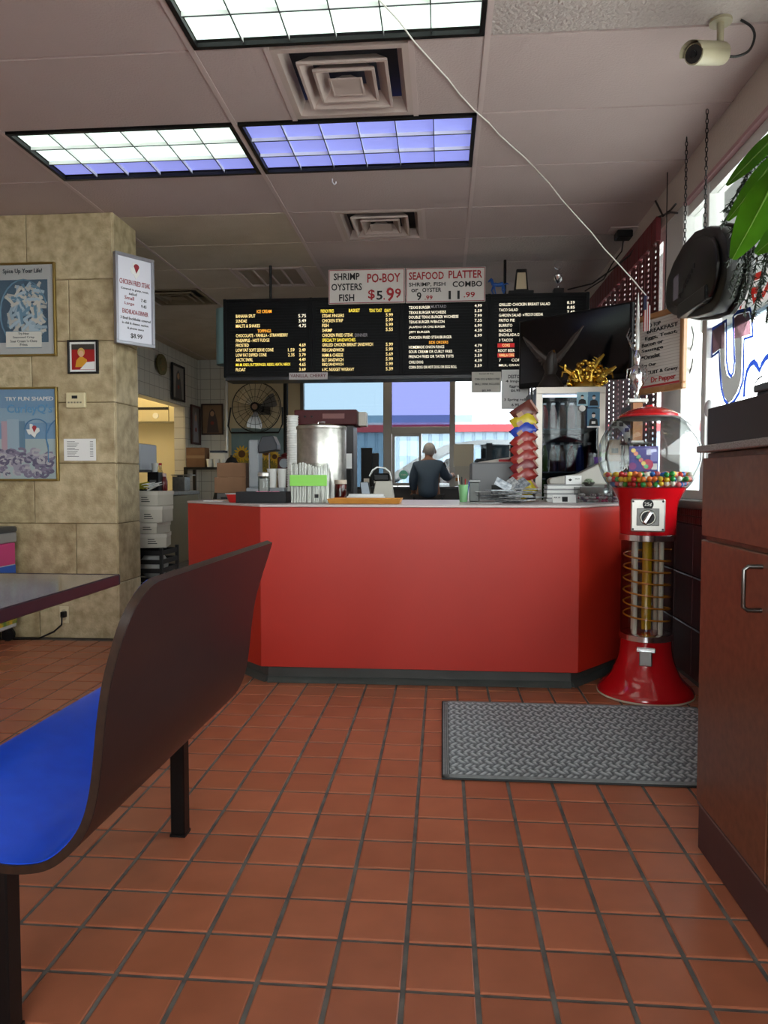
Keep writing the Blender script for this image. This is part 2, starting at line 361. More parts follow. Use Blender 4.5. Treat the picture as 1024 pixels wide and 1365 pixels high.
# ------------------------------------------------------------------ setting: kitchen walls
def tile_wall(name, c1, cm, sx, sy):
    m = bpy.data.materials.new(name); m.use_nodes = True; nt = m.node_tree; b = nt.nodes['Principled BSDF']
    g = nt.nodes.new('ShaderNodeNewGeometry'); sep = nt.nodes.new('ShaderNodeSeparateXYZ'); cb = nt.nodes.new('ShaderNodeCombineXYZ'); ad = nt.nodes.new('ShaderNodeMath')
    nt.links.new(g.outputs['Position'], sep.inputs[0]); nt.links.new(sep.outputs['X'], ad.inputs[0]); nt.links.new(sep.outputs['Y'], ad.inputs[1])
    nt.links.new(ad.outputs[0], cb.inputs[0]); nt.links.new(sep.outputs['Z'], cb.inputs[1])
    br = nt.nodes.new('ShaderNodeTexBrick'); br.offset = 0; br.inputs['Scale'].default_value = 1; br.inputs['Brick Width'].default_value = sx; br.inputs['Row Height'].default_value = sy
    br.inputs['Mortar Size'].default_value = .0035; br.inputs['Color1'].default_value = lin(c1); br.inputs['Color2'].default_value = lin([x*.97 for x in c1]); br.inputs['Mortar'].default_value = lin(cm)
    nt.links.new(cb.outputs[0], br.inputs['Vector']); nt.links.new(br.outputs['Color'], b.inputs['Base Color']); b.inputs['Roughness'].default_value = .3
    return m
WTILE = tile_wall('white_wall_tile', (214,212,204), (150,146,138), .152, .152)
wk = struct(B(-3.81, -3.65, 5.09, 8.2, 0, CZ+.02).build('wall_kitchen', WTILE))
B(-3.81, -3.65, 8.2, 10.05, 0, .93).build('wall_below_opening', WTILE, wk)
B(-3.81, -3.65, 8.2, 10.05, 2.12, CZ+.02).build('wall_above_opening', WTILE, wk)
B(-3.81, -3.65, 10.05, 10.62, 0, CZ+.02).build('wall_beyond_opening', WTILE, wk)
CREAM = mat('cream_panel', (206,192,160), .6)
wb = struct(B(-3.65, -3.24, 10.6, 10.72, 0, CZ+.02).build('wall_back', WTILE))
B(-3.24, -2.10, 10.6, 10.72, 0, CZ+.02).build('cream_panel', CREAM, wb)
B(-2.10, 1.4, 10.6, 10.72, 0, .95).build('wall_below_window', mat('grey_low_wall', (96,94,92), .6), wb)
B(-2.10, 1.4, 10.6, 10.72, 2.62, CZ+.02).build('wall_above_window', CREAM, wb)
B(-2.10, 1.4, 10.45, 10.72, .95, .985).build('sill_ledge', mat('black_sill', (30,28,28), .4), wb)
ALU = mat('grey_aluminium', (128,124,120), .4, .4)
w4 = struct(B(-2.10, 1.4, 10.6, 10.68, 2.54, 2.62).build('window_4', ALU))
for x0, x1 in ((-2.10,-2.05), (-.87,-.745), (.10,.18), (1.17,1.25)): B(x0, x1, 10.59, 10.69, .985, 2.54).build('mullion', ALU, w4, bevel=.005)
B(-.745, .10, 10.6, 10.68, 1.76, 1.86).build('transom', ALU, w4, bevel=.005)
B(-2.05, -.87, 10.63, 10.636, .985, 2.54).build('pane', glass('pale_cyan_dimming_pane', (130,141,148), .03), w4)  # cyan tint deepened to hold back the bright sky
B(-.745, .10, 10.63, 10.636, 1.86, 2.54).build('pane', glass('lavender_dimming_pane', (122,125,150), .03), w4)  # lavender tint also darkened against the sky
DIMGL = glass('outdoor_dimming_glass', (192,196,198), .04)  # clear panes given a grey tint that dims the outdoors
B(.18, 1.17, 10.63, 10.636, .985, 2.54).build('pane', DIMGL, w4)
sl = B(-.74, -.70, 10.57, 10.62, 1.0, 1.76).build('sliding_sash', ALU, w4)
for a in ((-.70,-.34,1.0,1.04), (-.70,-.34,1.72,1.76), (-.345,-.31,1.0,1.76)): B(a[0], a[1], 10.57, 10.62, a[2], a[3]).build('sash_bar', ALU, sl)
B(-.70, -.345, 10.59, 10.596, 1.04, 1.72).build('pane', DIMGL, sl)
B(-.305, .10, 10.63, 10.636, .985, 1.76).build('pane', DIMGL, w4)
# cook room seen through the opening
YSTEEL = mat('warm_steel', (206,196,160), .4, .5)
wc = struct(B(-5.8, -3.81, 11.2, 11.3, 0, CZ+.02).build('wall_cook_room', YSTEEL))
B(-5.9, -5.8, 8.0, 11.3, 0, CZ+.02).build('side_wall', CREAM, wc); B(-5.8, -3.81, 8.0, 8.1, 0, CZ+.02).build('near_wall', CREAM, wc)
B(-4.02, -3.90, 11.0, 11.2, 0, 2.6).build('dark_gap', mat('dark_gap', (28,24,20), .8), wc)

# ------------------------------------------------------------------ outside
g0 = struct(B(-60, 60, -40, 90, -.16, -.105).build('ground', mat('pale_concrete', (188,186,180), .9)))
cn = struct(B(1.5, 3.05, -6, 8.5, 2.74, 2.86).build('roof_eave', mat('eave_grey', (96,98,98), .7)))
B(3.05, 3.09, -6, 8.5, 2.70, 2.9).build('eave_edge', mat('eave_edge_blue', (120,150,175), .5), cn)
bl = thing('warehouse', 'long pale blue ribbed metal building with red stripe across the drive', 'building', (0, 27, 0))
PBLUE = mat('pale_blue_siding', (150,170,185), .5)
sd = MB()
n = 90
prof = []
for k in range(n):
    x = -18+k*.4; prof += [(x, 0), (x+.26, 0), (x+.3, .05), (x+.36, .05)]
prof += [(18, 0), (18, 3), (-18, 3)]
MB().prism(prof, -.1, 2.85, 'z').build('siding', PBLUE, bl)
B(-18, 18, -.12, 3, 2.85, 3.12).build('fascia_stripe', mat('fascia_red', (190,70,75), .5), bl)
B(-17.6, 17.6, 1.2, 3, 3.12, 3.3).build('roof', mat('roof_white', (220,225,228), .6), bl)
B(-8, 1.2, 3, 4, 3.12, 3.75).build('rooftop_block', PBLUE, bl)

# car at the drive-through, facing left
car = thing('car', 'white car waiting outside the drive-through window', 'car', (.3, 12.1, -.105))
CARW = mat('car_white', (225,228,230), .25, coat=.6); TINT = mat('car_tinted_glass', (30,38,42), .08); TYRE = mat('tyre', (25,25,26), .8)
body = [(-2.3,.35),(-2.35,.75),(-2.2,.98),(-1.45,1.12),(-.62,1.62),(-.2,1.8),(.4,1.86),(1.5,1.84),(2.1,1.72),(2.55,1.25),(2.62,.8),(2.55,.35)]
low = [(-2.3,.35),(-2.35,.75),(-2.2,.98),(-1.45,1.12),(2.58,1.17),(2.62,.8),(2.55,.35)]
MB().prism(low, 0, 1.75, 'y').build('body', CARW, car, bevel=.04, seg=2)
MB().prism([(-.62,1.60),(-.2,1.79),(.4,1.86),(1.5,1.84),(2.1,1.72),(2.1,1.66),(1.5,1.76),(.4,1.78),(-.15,1.72),(-.56,1.55)], .03, 1.72, 'y').build('roof', CARW, car, True)
for y in (.02, 1.68):
    MB().prism([(-1.45,1.10),(-1.25,1.10),(-.1,1.72),(-.2,1.79),(-.62,1.62)], y, y+.05, 'y').build('front_pillar', CARW, car); MB().prism([(.42,1.12),(.52,1.12),(.52,1.8),(.42,1.8)], y, y+.05, 'y').build('middle_pillar', BLACK, car); MB().prism([(2.1,1.15),(2.56,1.15),(2.1,1.72),(1.85,1.7)], y, y+.05, 'y').build('rear_pillar', CARW, car)
    MB().prism([(.52,1.17),(.52,1.76),(1.45,1.745),(1.85,1.63),(2.1,1.2)], y+.02, y+.03, 'y').build('rear_window', glass('car_tinted_glass', (120,140,145), .08), car)
MB().prism([(-1.42,1.10),(-1.40,1.10),(-.6,1.60),(-.62,1.61)], .07, 1.68, 'y').build('windscreen', glass('car_tinted_glass', (120,140,145), .08), car)
B(.25,.45,.25,.75,.9,1.55).build('seat_back', mat('seat_grey', (70,72,74), .8), car, bevel=.03)
for x in (-1.05, .47): B(x-.006, x+.006, -.006, .01, .45, 1.16).build('door_seam', BLACK, car)
B(.2, .38, -.03, 0, 1.02, 1.06).build('door_handle', CHROME, car, bevel=.008)
MB().sphere((-.62, -.16, 1.25), .13, 14, 8, (1, .7, .8)).build('side_mirror', CARW, car, True)
B(-.64, -.5, -.1, .03, 1.16, 1.21).build('mirror_arm', BLACK, car)
for x in (-1.5, 1.75):
    w = MB().cyl((x, -.02, .33), (x, .2, .33), .33, n=28).build('wheel', TYRE, car, True); MB().cyl((x, -.03, .33), (x, 0, .33), .2, n=18).build('hubcap', STEEL, w, True)

# ------------------------------------------------------------------ ceiling fixtures
def troffer(x0, y0, cols, label, strength, group=None):
    t = thing('ceiling_light', label, 'light', (x0+CW/2, y0+CD/2, CZ), 0, group)
    w, d = CW/2-.014, CD/2-.012; f = .02
    fr = MB()
    for a in ((-w,w,-d,-d+f),(-w,w,d-f,d),(-w,-w+f,-d+f,d-f),(w-f,w,-d+f,d-f)): fr.box(a[0],a[1],a[2],a[3],-.006,.012)
    fr.build('frame', BLACK, t)
    iw, idd = w-f, d-f
    MB().box(-iw,iw,-idd,idd,.085,.09).build('housing', WHITE, t)
    blade = mat('louvre_white', (235,238,236), .35); cap = mat('louvre_edge', (70,74,78), .5)
    for k in range(3):
        y0_ = -idd+2*idd*k/3
        B(-iw, iw, y0_+.004, y0_+2*idd/3-.004, .022, .027).build('lens', cols[k], t)
    for k in range(1, 6):
        x = -iw+2*iw*k/6; b = B(x-.002, x+.002, -idd, idd, .004, .022).build('louvre_blade', blade, t); B(x-.0025, x+.0025, -idd, idd, .001, .004).build('blade_edge', cap, b)
    for k in range(1, 3):
        y = -idd+2*idd*k/3; b = B(-iw, iw, y-.002, y+.002, .004, .022).build('louvre_blade', blade, t); B(-iw, iw, y-.0025, y+.0025, .001, .004).build('blade_edge', cap, b)
    return t
TUBEW = mat('tube_light_white', (226,246,236), emit=.85); TUBEB = mat('tube_light_blue', (140,148,226), emit=.62); TUBEK = mat('added_kitchen_tube', (255,240,214), emit=6)
troffer(CX0, CY0-CD, [TUBEW]*3, 'large white ceiling light nearest the camera, above the air vent', 2)
troffer(CX0, CY0+CD, [TUBEB]*3, 'ceiling light with lavender-blue panels, right of the white and blue one', 2)
troffer(CX0-CW, CY0+CD, [TUBEW, TUBEW, TUBEB][:], 'ceiling light left of the lavender one, white rows with one blue row', 2)
sc_k = troffer(CX0, CY0+9*CD, [TUBEK]*3, 'unseen ceiling light added over the kitchen behind the menu board', 2)  # this and the next are unseen, added to light the kitchen
troffer(CX0, CY0+12*CD, [TUBEK]*3, 'unseen ceiling light added by the drive-through window behind the menu board', 2)
troffer(CX0-CW, CY0-3*CD, [TUBEW]*3, 'white ceiling light behind the camera over the booths', 2)
troffer(CX0, CY0-4*CD, [TUBEW]*3, 'white ceiling light behind the camera over the aisle', 2)
cl = thing('cook_room_light', 'warm ceiling light in the cook room beyond the opening', 'light', (-4.75, 9.7, CZ-.09))
B(-.32, .32, -.62, .62, 0, .05).build('housing', WHITE, cl); B(-.3, .3, -.6, .6, -.012, -.001).build('lens', mat('warm_tube', (255,226,164), emit=8), cl)

DIFF = mat('diffuser_metal', (184,168,162), .5); DIRTY = mat('dirty_diffuser', (130,116,92), .7); DUCT = mat('duct_dark', (52,54,60), .8)
def diffuser(x, y, label, m, nring=3):
    t = thing('air_diffuser', label, 'vent', (x, y, CZ), 0, None)
    s = .288; q = math.sqrt(2)
    B(-s, s, -s, s, .09, .095).build('duct_opening', DUCT, t)
    MB().lathe([(s*q, -.003), (.26*q, -.003), (.235*q, .05), (.235*q, .06), (.265*q, .012), (s*q, .012), (s*q, -.003)], 4, cap=False, rot=math.pi/4).build('outer_frame', m, t)
    for r in (.195, .135)[:nring-1]:
        MB().lathe([(r*q, -.012), ((r-.012)*q, -.012), ((r-.055)*q, .04), ((r-.05)*q, .046), (r*q, -.002), (r*q, -.012)], 4, cap=False, rot=math.pi/4).build('vane', m, t)
    MB().lathe([(.075*q, -.012), (.066*q, -.014), (.02*q, .03), (.002, .03)], 4, rot=math.pi/4).build('centre_cone', m, t)
diffuser(-.435, CY0+CD/2, 'square white air diffuser between the two front ceiling lights', DIFF)
diffuser(-.435, CY0+3.5*CD, 'square white air diffuser above the seafood price signs', DIFF)
diffuser(-2.58, CY0+6.5*CD, 'dusty brown air diffuser beyond the stone pier', DIRTY)
t = thing('return_grille', 'long ceiling grille with four slots left of the price signs', 'vent', (-1.495, CY0+5.5*CD, CZ))
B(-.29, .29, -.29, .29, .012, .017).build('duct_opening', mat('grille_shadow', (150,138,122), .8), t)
for a in ((-.29,.29,-.29,-.25),(-.29,.29,.25,.29),(-.29,-.25,-.25,.25),(.25,.29,-.25,.25)): B(a[0],a[1],a[2],a[3],-.004,.01).build('frame_bar', DIFF, t)
for x in (-.125, 0, .125): B(x-.006, x+.006, -.25, .25, -.004, .012).build('slat', DIFF, t)

# ------------------------------------------------------------------ red counter
ct = thing('serving_counter', 'red laminate serving counter with angled ends and black toe base', 'counter', (0, 0, 0))
ZT = .945; ZB = .098
fl = [(-1.56,4.335), (-.955,3.73), (.695,3.73), (1.12,4.245)]
def panel(a, b, z0, z1, th, m, name):
    a, b = Vector(a), Vector(b); d = (b-a).normalized(); nn = Vector((-d.y, d.x))*th
    q = [(a.x,a.y), (b.x,b.y), (b.x+nn.x,b.y+nn.y), (a.x+nn.x,a.y+nn.y)]
    return MB().prism(q, z0, z1, 'z').build(name, m, ct, bevel=.002)
for a, b in zip(fl[:-1], fl[1:]): panel(a, b, ZB, ZT, .02, REDLAM, 'counter_panel')
B(-1.562, -1.54, 4.335, 4.68, ZB, ZT).build('end_panel', REDLAM, ct)
TOE = mat('black_toe_base', (52,54,52), .45, noise=(5,4,1.5), col2=(80,84,82))
tl = [(-1.50,4.37), (-.935,3.80), (.675,3.82), (1.06,4.29)]
tk = MB().prism(tl+[(1.06,4.6), (-1.5,4.6)], 0, ZB+.01, 'z').build('toe_base', TOE, ct)
cv = MB()
for k in range(3):
    a, b = Vector(tl[k]), Vector(tl[k+1]); d = (b-a).normalized(); nn = Vector((d.y, -d.x))*.028
    cv.hexa([(a.x+nn.x,a.y+nn.y,0.001),(b.x+nn.x,b.y+nn.y,.001),(b.x,b.y,.001),(a.x,a.y,.001)], [(a.x+nn.x*.15,a.y+nn.y*.15,.03),(b.x+nn.x*.15,b.y+nn.y*.15,.03),(b.x,b.y,.03),(a.x,a.y,.03)])
cv.build('cove_moulding', TOE, tk)
MB().prism([(-1.57,4.34), (-.957,3.722), (.698,3.722), (1.29,4.43), (1.29,4.72), (-1.57,4.72)], ZT, ZT+.013, 'z').build('counter_top', mat('counter_top_laminate', (188,176,174), .35), ct, bevel=.003)
B(-1.5, 1.05, 4.55, 4.57, .1, ZT).build('back_panel', mat('grey_back_panel', (110,108,106), .7), ct)
CT = ZT+.013

# ------------------------------------------------------------------ gumball machine
gm = thing('gumball_machine', 'red gumball machine with clear globe and spiral tube beside the counter', 'gumball machine', (1.035, 3.745, 0), -.265)
GR = mat('red_enamel', (188,14,24), .16, coat=.5, spec=.6)
MB().lathe([(.225,.004),(.236,.012),(.236,.022),(.225,.038),(.20,.062),(.178,.085),(.165,.105),(.155,.13),(.140,.165),(.130,.205),(.125,.25),(.125,.285)], 48).build('base', GR, gm, True)
MB().lathe([(.232,0),(.238,.004),(.238,.011),(.232,.014)], 48).build('base_rim', mat('cream_rubber', (200,190,170), .6), gm, True)
MB().lathe([(.128,.283),(.132,.286),(.132,.312),(.128,.315)], 48).build('collar', CHROME, gm, True)
MB().lathe([(.132,.783),(.136,.786),(.136,.814),(.132,.817)], 48).build('collar', CHROME, gm, True)
MB().lathe([(.126,.312),(.126,.786)], 48, cap=False).build('clear_tube', ACRYL, gm, True)
MB().lathe([(.122,.312),(.06,.318),(.001,.319)], 32).build('tube_floor', GR, gm, True)
for a, rr in ((-.7,.012), (2.6,.012), (-2.3,.012), (.9,.012)):
    MB().cyl((.085*math.sin(a), -.085*math.cos(a), .315), (.085*math.sin(a), -.085*math.cos(a), .785), rr, n=12).build('support_rod', mat('white_rod', (225,218,205), .3), gm, True)
MB().cyl((0,0,.33), (0,0,.775), .024, n=20).build('centre_column', mat('yellow_column', (222,182,30), .15, .3), gm, True)
sp = []
for k in range(6*36+1):
    a = 2*math.pi*k/36; sp.append((.112*math.cos(a), .112*math.sin(a), .74-k*.36/216))
ORG = mat('amber_ramp', (196,128,44), .25)
MB().tube(sp, .0045, 6).build('spiral_rail', ORG, gm, True)
vs = []; fs = []
for k in range(6*36+1):
    a = 2*math.pi*k/36; z = .735-k*.36/216
    vs += [(.03*math.cos(a), .03*math.sin(a), z-.008), (.112*math.cos(a), .112*math.sin(a), z)]
for k in range(6*36): fs.append((2*k, 2*k+1, 2*k+3, 2*k+2))
ram = MB().add(vs, fs).build('spiral_ramp', glass('amber_clear', (250,228,190), .03), gm, True)
MB().lathe([(.135,.817),(.137,.9),(.139,.95),(.147,.985),(.162,1.015),(.177,1.04),(.182,1.05),(.176,1.052),(.001,1.052)], 48).build('upper_body', GR, gm, True)
prof = []
for k in range(25):
    a = -.742+k*(.742+.99)/24; prof.append((.248*math.cos(a), 1.214+.248*math.sin(a)*(1 if a < 0 else .93)))
MB().lathe(prof, 48, cap=False).build('globe', ACRYL, gm, True)
lid = MB().lathe([(.146,1.398),(.150,1.402),(.148,1.410),(.135,1.418),(.10,1.436),(.05,1.450),(.022,1.455),(.02,1.462),(.001,1.463)], 48).build('lid', GR, gm, True)
MB().lathe([(.140,1.392),(.148,1.394),(.148,1.401),(.140,1.402)], 48).build('lid_seal', mat('seal_grey', (70,66,68), .4), lid, True)
pl = B(-.079, .079, -.153, -.135, .835, .995).build('coin_plate', mat('plate_metal', (196,194,188), .35, .8), gm, bevel=.006)
B(-.052, .052, -.158, -.153, .865, .950).build('plate_inset', mat('inset_metal', (120,120,118), .4, .8), pl, bevel=.002)
for x in (-.068, .068):
    for z in (.847, .983): MB().cyl((x,-.156,z),(x,-.150,z),.005,n=10).build('screw', DARKM, pl)
kn = MB().cyl((0,-.152,.906),(0,-.185,.906),.040,.034,24).build('crank', mat('crank_metal', (170,168,160), .3, .9), gm, True)
MB().cyl((0,-.186,.906),(0,-.19,.906),.03,n=24).xf(Matrix.Identity(4)).build('crank_face', DARKM, kn)
b_ = B(-.012,.012,-.205,-.185,-.034,.034); b_.xf(Matrix.Translation((0,0,.906)) @ Matrix.Rotation(.5, 4, 'Y')); b_.build('crank_grip', CHROME, kn, bevel=.006)
cb_ = MB().cyl((0,-.1535,.968),(0,-.1565,.968),.025,n=24).build('price_badge', BLACK, pl)
lettering('25¢', (-.017,-.1568,.958), .034, .02, WHITE, pl, name='price_lettering')
B(-.046,.046,-.137,-.12,.235,.262).build('chute_plate', CHROME, gm, bevel=.005)
B(-.03,.03,-.150,-.12,.172,.245).build('chute_flap', mat('flap_metal', (170,170,168), .35, .9), gm, bevel=.005)
# gumballs
GC = {'red': (190,32,30), 'orange': (225,110,36), 'yellow': (235,190,50), 'green': (40,140,60), 'blue': (40,100,170), 'pink': (226,120,120), 'white': (232,226,208)}
gb0 = {k: MB().sphere((0,0,0), .0132, 10, 7).mesh('gumball', mat('gumball_'+k, v, .25, coat=.3), True) for k, v in GC.items()}
cg = Vector((1.035, 3.745)); nb = 0; R = .0132
for layer in range(3):
    z = 1.0665+layer*.0235; rm = math.sqrt(max(0, .248**2-(1.214-z)**2))-R-.005
    for i in range(-9, 10):
        for j in range(-9, 10):
            x = (i+.5*(j % 2)+.33*layer)*2*R*1.02; y = (j+.33*layer)*2*R*.88; r = math.hypot(x, y)
            if r > rm: continue
            if layer == 0 and r < rm-.04: continue
            if layer == 1 and r < rm-.085: continue
            if layer == 2 and (r < .05 or random.random() < .42): continue
            k = random.choice(list(GC)); o = link('gumball', gb0[k], None, (cg.x+x+random.uniform(-.0028,.0028), cg.y+y+random.uniform(-.0028,.0028), z+random.uniform(-.002,.0035))); nb += 1
            tag(o, '%s gumball in the clear globe of the gumball machine' % k, 'gumball', 'gumballs in the globe')
print('gumballs', nb)
bx = thing('candy_box', 'violet printed candy carton standing on gumballs inside the globe', 'box', (1.0, 3.68, 1.128), -.28)
B(-.075,.06,-.015,.015,0,.125).build('carton', mat('violet_card', (84,78,150), .5), bx, bevel=.002)
for k, c in enumerate(('yellow','orange','green','red','yellow','green')): MB().cyl((-.055+.012*k,-.0155,.105-.016*k),(-.055+.012*k,-.0175,.105-.016*k),.011,n=14).build('printed_ball', _m['gumball_'+c], bx)
MB().cyl((.012,-.0155,.035),(.012,-.0172,.035),.026,n=20).build('round_badge', mat('badge_pink', (196,60,96), .5), bx)
MB().cyl((-.058,-.0155,.028),(-.058,-.0172,.028),.018,n=20).build('round_badge', mat('badge_mauve', (150,80,140), .5), bx)
B(.03,.056,-.0165,-.015,.01,.04).build('barcode_patch', PAPER, bx)
B(.025,.056,-.0165,-.015,.05,.11).build('side_print', mat('pale_violet', (140,140,205), .5), bx)

# ------------------------------------------------------------------ floor mat
MATC = mat('grey_mat', (150,156,158), .9, noise=(60,3,1.5), col2=(116,122,124))
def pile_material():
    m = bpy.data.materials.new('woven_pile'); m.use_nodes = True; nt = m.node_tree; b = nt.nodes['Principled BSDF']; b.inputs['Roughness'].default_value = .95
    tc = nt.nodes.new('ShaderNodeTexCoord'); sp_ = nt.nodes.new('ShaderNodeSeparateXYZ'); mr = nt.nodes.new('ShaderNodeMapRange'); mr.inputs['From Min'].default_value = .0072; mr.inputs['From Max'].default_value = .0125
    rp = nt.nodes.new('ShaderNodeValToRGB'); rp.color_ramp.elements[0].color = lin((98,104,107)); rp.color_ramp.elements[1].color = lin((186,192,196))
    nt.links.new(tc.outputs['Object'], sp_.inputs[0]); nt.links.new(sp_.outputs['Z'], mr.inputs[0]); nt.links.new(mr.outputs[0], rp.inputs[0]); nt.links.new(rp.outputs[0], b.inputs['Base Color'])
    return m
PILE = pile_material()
mt = thing('floor_mat', 'grey textured entrance mat on the tiles before the counter', 'mat', (0, 2.585, .001))
B(0, 1.21, 0, .915, 0, .007).build('backing', mat('mat_rubber', (50,52,54), .8), mt, bevel=.002)
vs = []; fs = []
W, D = 1.15, .86; nx, ny = 260, 190
for j in range(ny+1):
    for i in range(nx+1):
        x = W*i/nx; y = D*j/ny
        p, q = x/.052, y/.036; a = (int(math.floor(p+(.5 if int(math.floor(q)) % 2 else 0)))); fx = (p+(.5 if int(math.floor(q)) % 2 else 0)) % 1; fy = q % 1
        h = .006*max(0, min(1, 5*min(fx, 1-fx)))*max(0, min(1, 5*min(fy, 1-fy)))*(.55+.45*math.sin(fx*12.5+(2 if int(math.floor(q)) % 2 else -2)*fy*3))
        vs.append((.03+x, .028+y, .0072+h))
for j in range(ny):
    for i in range(nx): fs.append((j*(nx+1)+i, j*(nx+1)+i+1, (j+1)*(nx+1)+i+1, (j+1)*(nx+1)+i))
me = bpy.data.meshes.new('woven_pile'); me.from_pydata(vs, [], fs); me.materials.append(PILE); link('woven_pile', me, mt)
for k in range(3):
    for a in ((.006+k*.008,.012+k*.008,.006,.909),(1.198-k*.008,1.204-k*.008,.006,.909)): B(a[0],a[1],a[2],a[3],.006,.010).build('border_rib', MATC, mt)
    for a in ((.006,1.204,.006+k*.008,.012+k*.008),(.006,1.204,.903-k*.008,.909-k*.008)): B(a[0],a[1],a[2],a[3],.006,.010).build('border_rib', MATC, mt)

# ------------------------------------------------------------------ cabinet at right
cb = thing('waste_cabinet', 'dark brown laminate cabinet with drawer, doors and speckled top at right edge', 'cabinet', (0, 0, 0))
CY1 = 2.165
B(.765, 1.29, .2, CY1, .135, 1.165).build('carcass', WOODBR, cb, bevel=.002)
PLN = mat('plinth_plum', (86,58,58), .5, noise=(9,4,1.5), col2=(70,46,48))
B(.757, 1.28, .2, CY1-.004, .002, .135).build('plinth', PLN, cb, bevel=.002)
B(.752, .765, .2, CY1-.004, .136, .142).build('edge_strip', mat('edge_grey', (120,104,104), .4), cb)
def front(y0, y1, z0, z1, name):
    return B(.747, .765, y0, y1, z0, z1).build(name, WOODBR, cb, bevel=.0025)
for y0, y1 in ((1.70, CY1-.012), (1.21, 1.69), (.72, 1.20)):
    d = front(y0, y1, .150, .915, 'door'); front(y0, y1, .928, 1.150, 'drawer_front')
    hy = y0+.05
    MB().tube([(.748,hy,.885),(.715,hy,.885),(.705,hy,.877),(.705,hy,.79),(.715,hy,.782),(.748,hy,.782)], .0055, 10).build('handle', mat('satin_handle', (120,118,116), .3, 1), d, True)
B(.735, 1.30, .2, CY1+.01, 1.166, 1.186).build('speckled_top', mat('speckled_stone', (168,158,154), .4, noise=(320,2,.6), col2=(110,100,98)), cb, bevel=.003)
B(.750, .77, .2, CY1-.035, 1.187, 1.29).build('upstand', mat('dark_upstand', (44,28,24), .45), cb, bevel=.002)
tr = thing('slate_bin', 'dark slate-grey bin standing on the brown cabinet top', 'bin', (.90, 1.86, 1.187))
SL = mat('slate', (64,66,74), .6, noise=(10,5,1.5), col2=(48,50,56), bump=(30,.4))
B(-.06,.25,-1.2,.17,0,.135).build('box', SL, tr, bevel=.003); B(-.066,.256,-1.206,.176,.135,.155).build('rim', mat('slate_rim', (84,88,92), .5), tr, bevel=.003)

# ------------------------------------------------------------------ booth bench
bn = thing('booth_bench', 'booth bench with blue seat and dark brown curved back on black legs', 'bench', (-.70, 1.25, 0), -.02)
inn = [(-1.10,.425),(-1.09,.432),(-1.0,.421),(-.9,.392),(-.82,.374),(-.76,.376),(-.721,.390),(-.685,.422),(-.66,.46),(-.645,.509),(-.636,.567),(-.627,.646),(-.614,.724),(-.592,.80),(-.565,.878),(-.555,.903)]
inn = [(x+.70, z) for x, z in inn]
nrm = []
for i in range(len(inn)):
    a = Vector(inn[max(i-1,0)]); b = Vector(inn[min(i+1,len(inn)-1)]); d = (b-a).normalized(); nrm.append((d.y, -d.x))
def off(t): return [(x+nx_*t, z+nz*t) for (x, z), (nx_, nz) in zip(inn, nrm)]
L = .945; NS = 30
def yrange(z):     # rounded top corners of the back
    r = .085; e = max(0, z-(.903-r)); return r-math.sqrt(max(0, r*r-e*e))
def sheet(p0, p1, m, name, smooth=True, inset=0):
    n_ = len(p0); vs = []; fs = []
    for i in range(n_):
        e = yrange(inn[i][1])+inset; ys = [e, L-e*.2]
        for y in ys: vs.append((p0[i][0], y, p0[i][1]))
        for y in ys: vs.append((p1[i][0], y, p1[i][1]))
    for i in range(n_-1):
        a = 4*i; b = a+4
        fs += [(a,a+1,b+1,b), (a+2,b+2,b+3,a+3), (a,b,b+2,a+2), (a+1,a+3,b+3,b+1)]
    fs += [(0,2,3,1), (4*(n_-1), 4*(n_-1)+1, 4*(n_-1)+3, 4*(n_-1)+2)]
    return MB().add(vs, fs).build(name, m, bn, smooth)
# finer sampling of the profile
def refine(p, k=4):
    o = []
    for i in range(len(p)-1):
        p0, p1, p2, p3 = p[max(i-1,0)], p[i], p[i+1], p[min(i+2,len(p)-1)]
        for s in range(k):
            t_ = s/k; o.append(tuple(.5*(2*b+(c-a)*t_+(2*a-5*b+4*c-d)*t_*t_+(3*b-a-3*c+d)*t_**3) for a, b, c, d in zip(p0, p1, p2, p3)))
    return o+[p[-1]]
inn = refine(inn); nrm = []
for i in range(len(inn)):
    a = Vector(inn[max(i-1,0)]); b = Vector(inn[min(i+1,len(inn)-1)]); d = (b-a).normalized(); nrm.append((d.y, -d.x))
BLUE = mat('blue_laminate', (24,84,226), .32, noise=(20,4,1.), col2=(20,74,214))
DKLAM = mat('dark_brown_laminate', (36,24,25), .36, noise=(30,4,.8), col2=(42,27,28), spec=.35)
PLY = mat('plywood_edge', (36,24,18), .45, noise=(60,3,.8), col2=(52,34,24), spec=.3)
sheet(off(.001), off(.017), PLY, 'shell_core')
full_inn, full_nrm = inn, nrm; inn, nrm = inn[:-1], nrm[:-1]
sheet(off(-.0005), off(.0012), BLUE, 'blue_facing', inset=.005)
inn, nrm = full_inn, full_nrm
sheet(off(.0165), off(.0182), DKLAM, 'back_facing', inset=.0015)
for i, (x, y) in enumerate(((-.155, .06), (-.118, .868))):
    B(x-.022, x+.022, y-.022, y+.022, .006, .352).build('leg', mat('black_leg', (10,9,10), .4, spec=.3), bn, bevel=.003)
    B(x-.024, x+.024, y-.024, y+.024, 0, .008).build('foot', BLACK, bn)
B(-.33, -.06, .04, .08, .345, .357).build('cross_bar', BLACK, bn); B(-.33, -.06, .85, .89, .345, .357).build('cross_bar', BLACK, bn)
MB().cyl((-.135,.13,.367),(-.135,.13,.3735),.008,n=14).build('seat_screw', CHROME, bn)

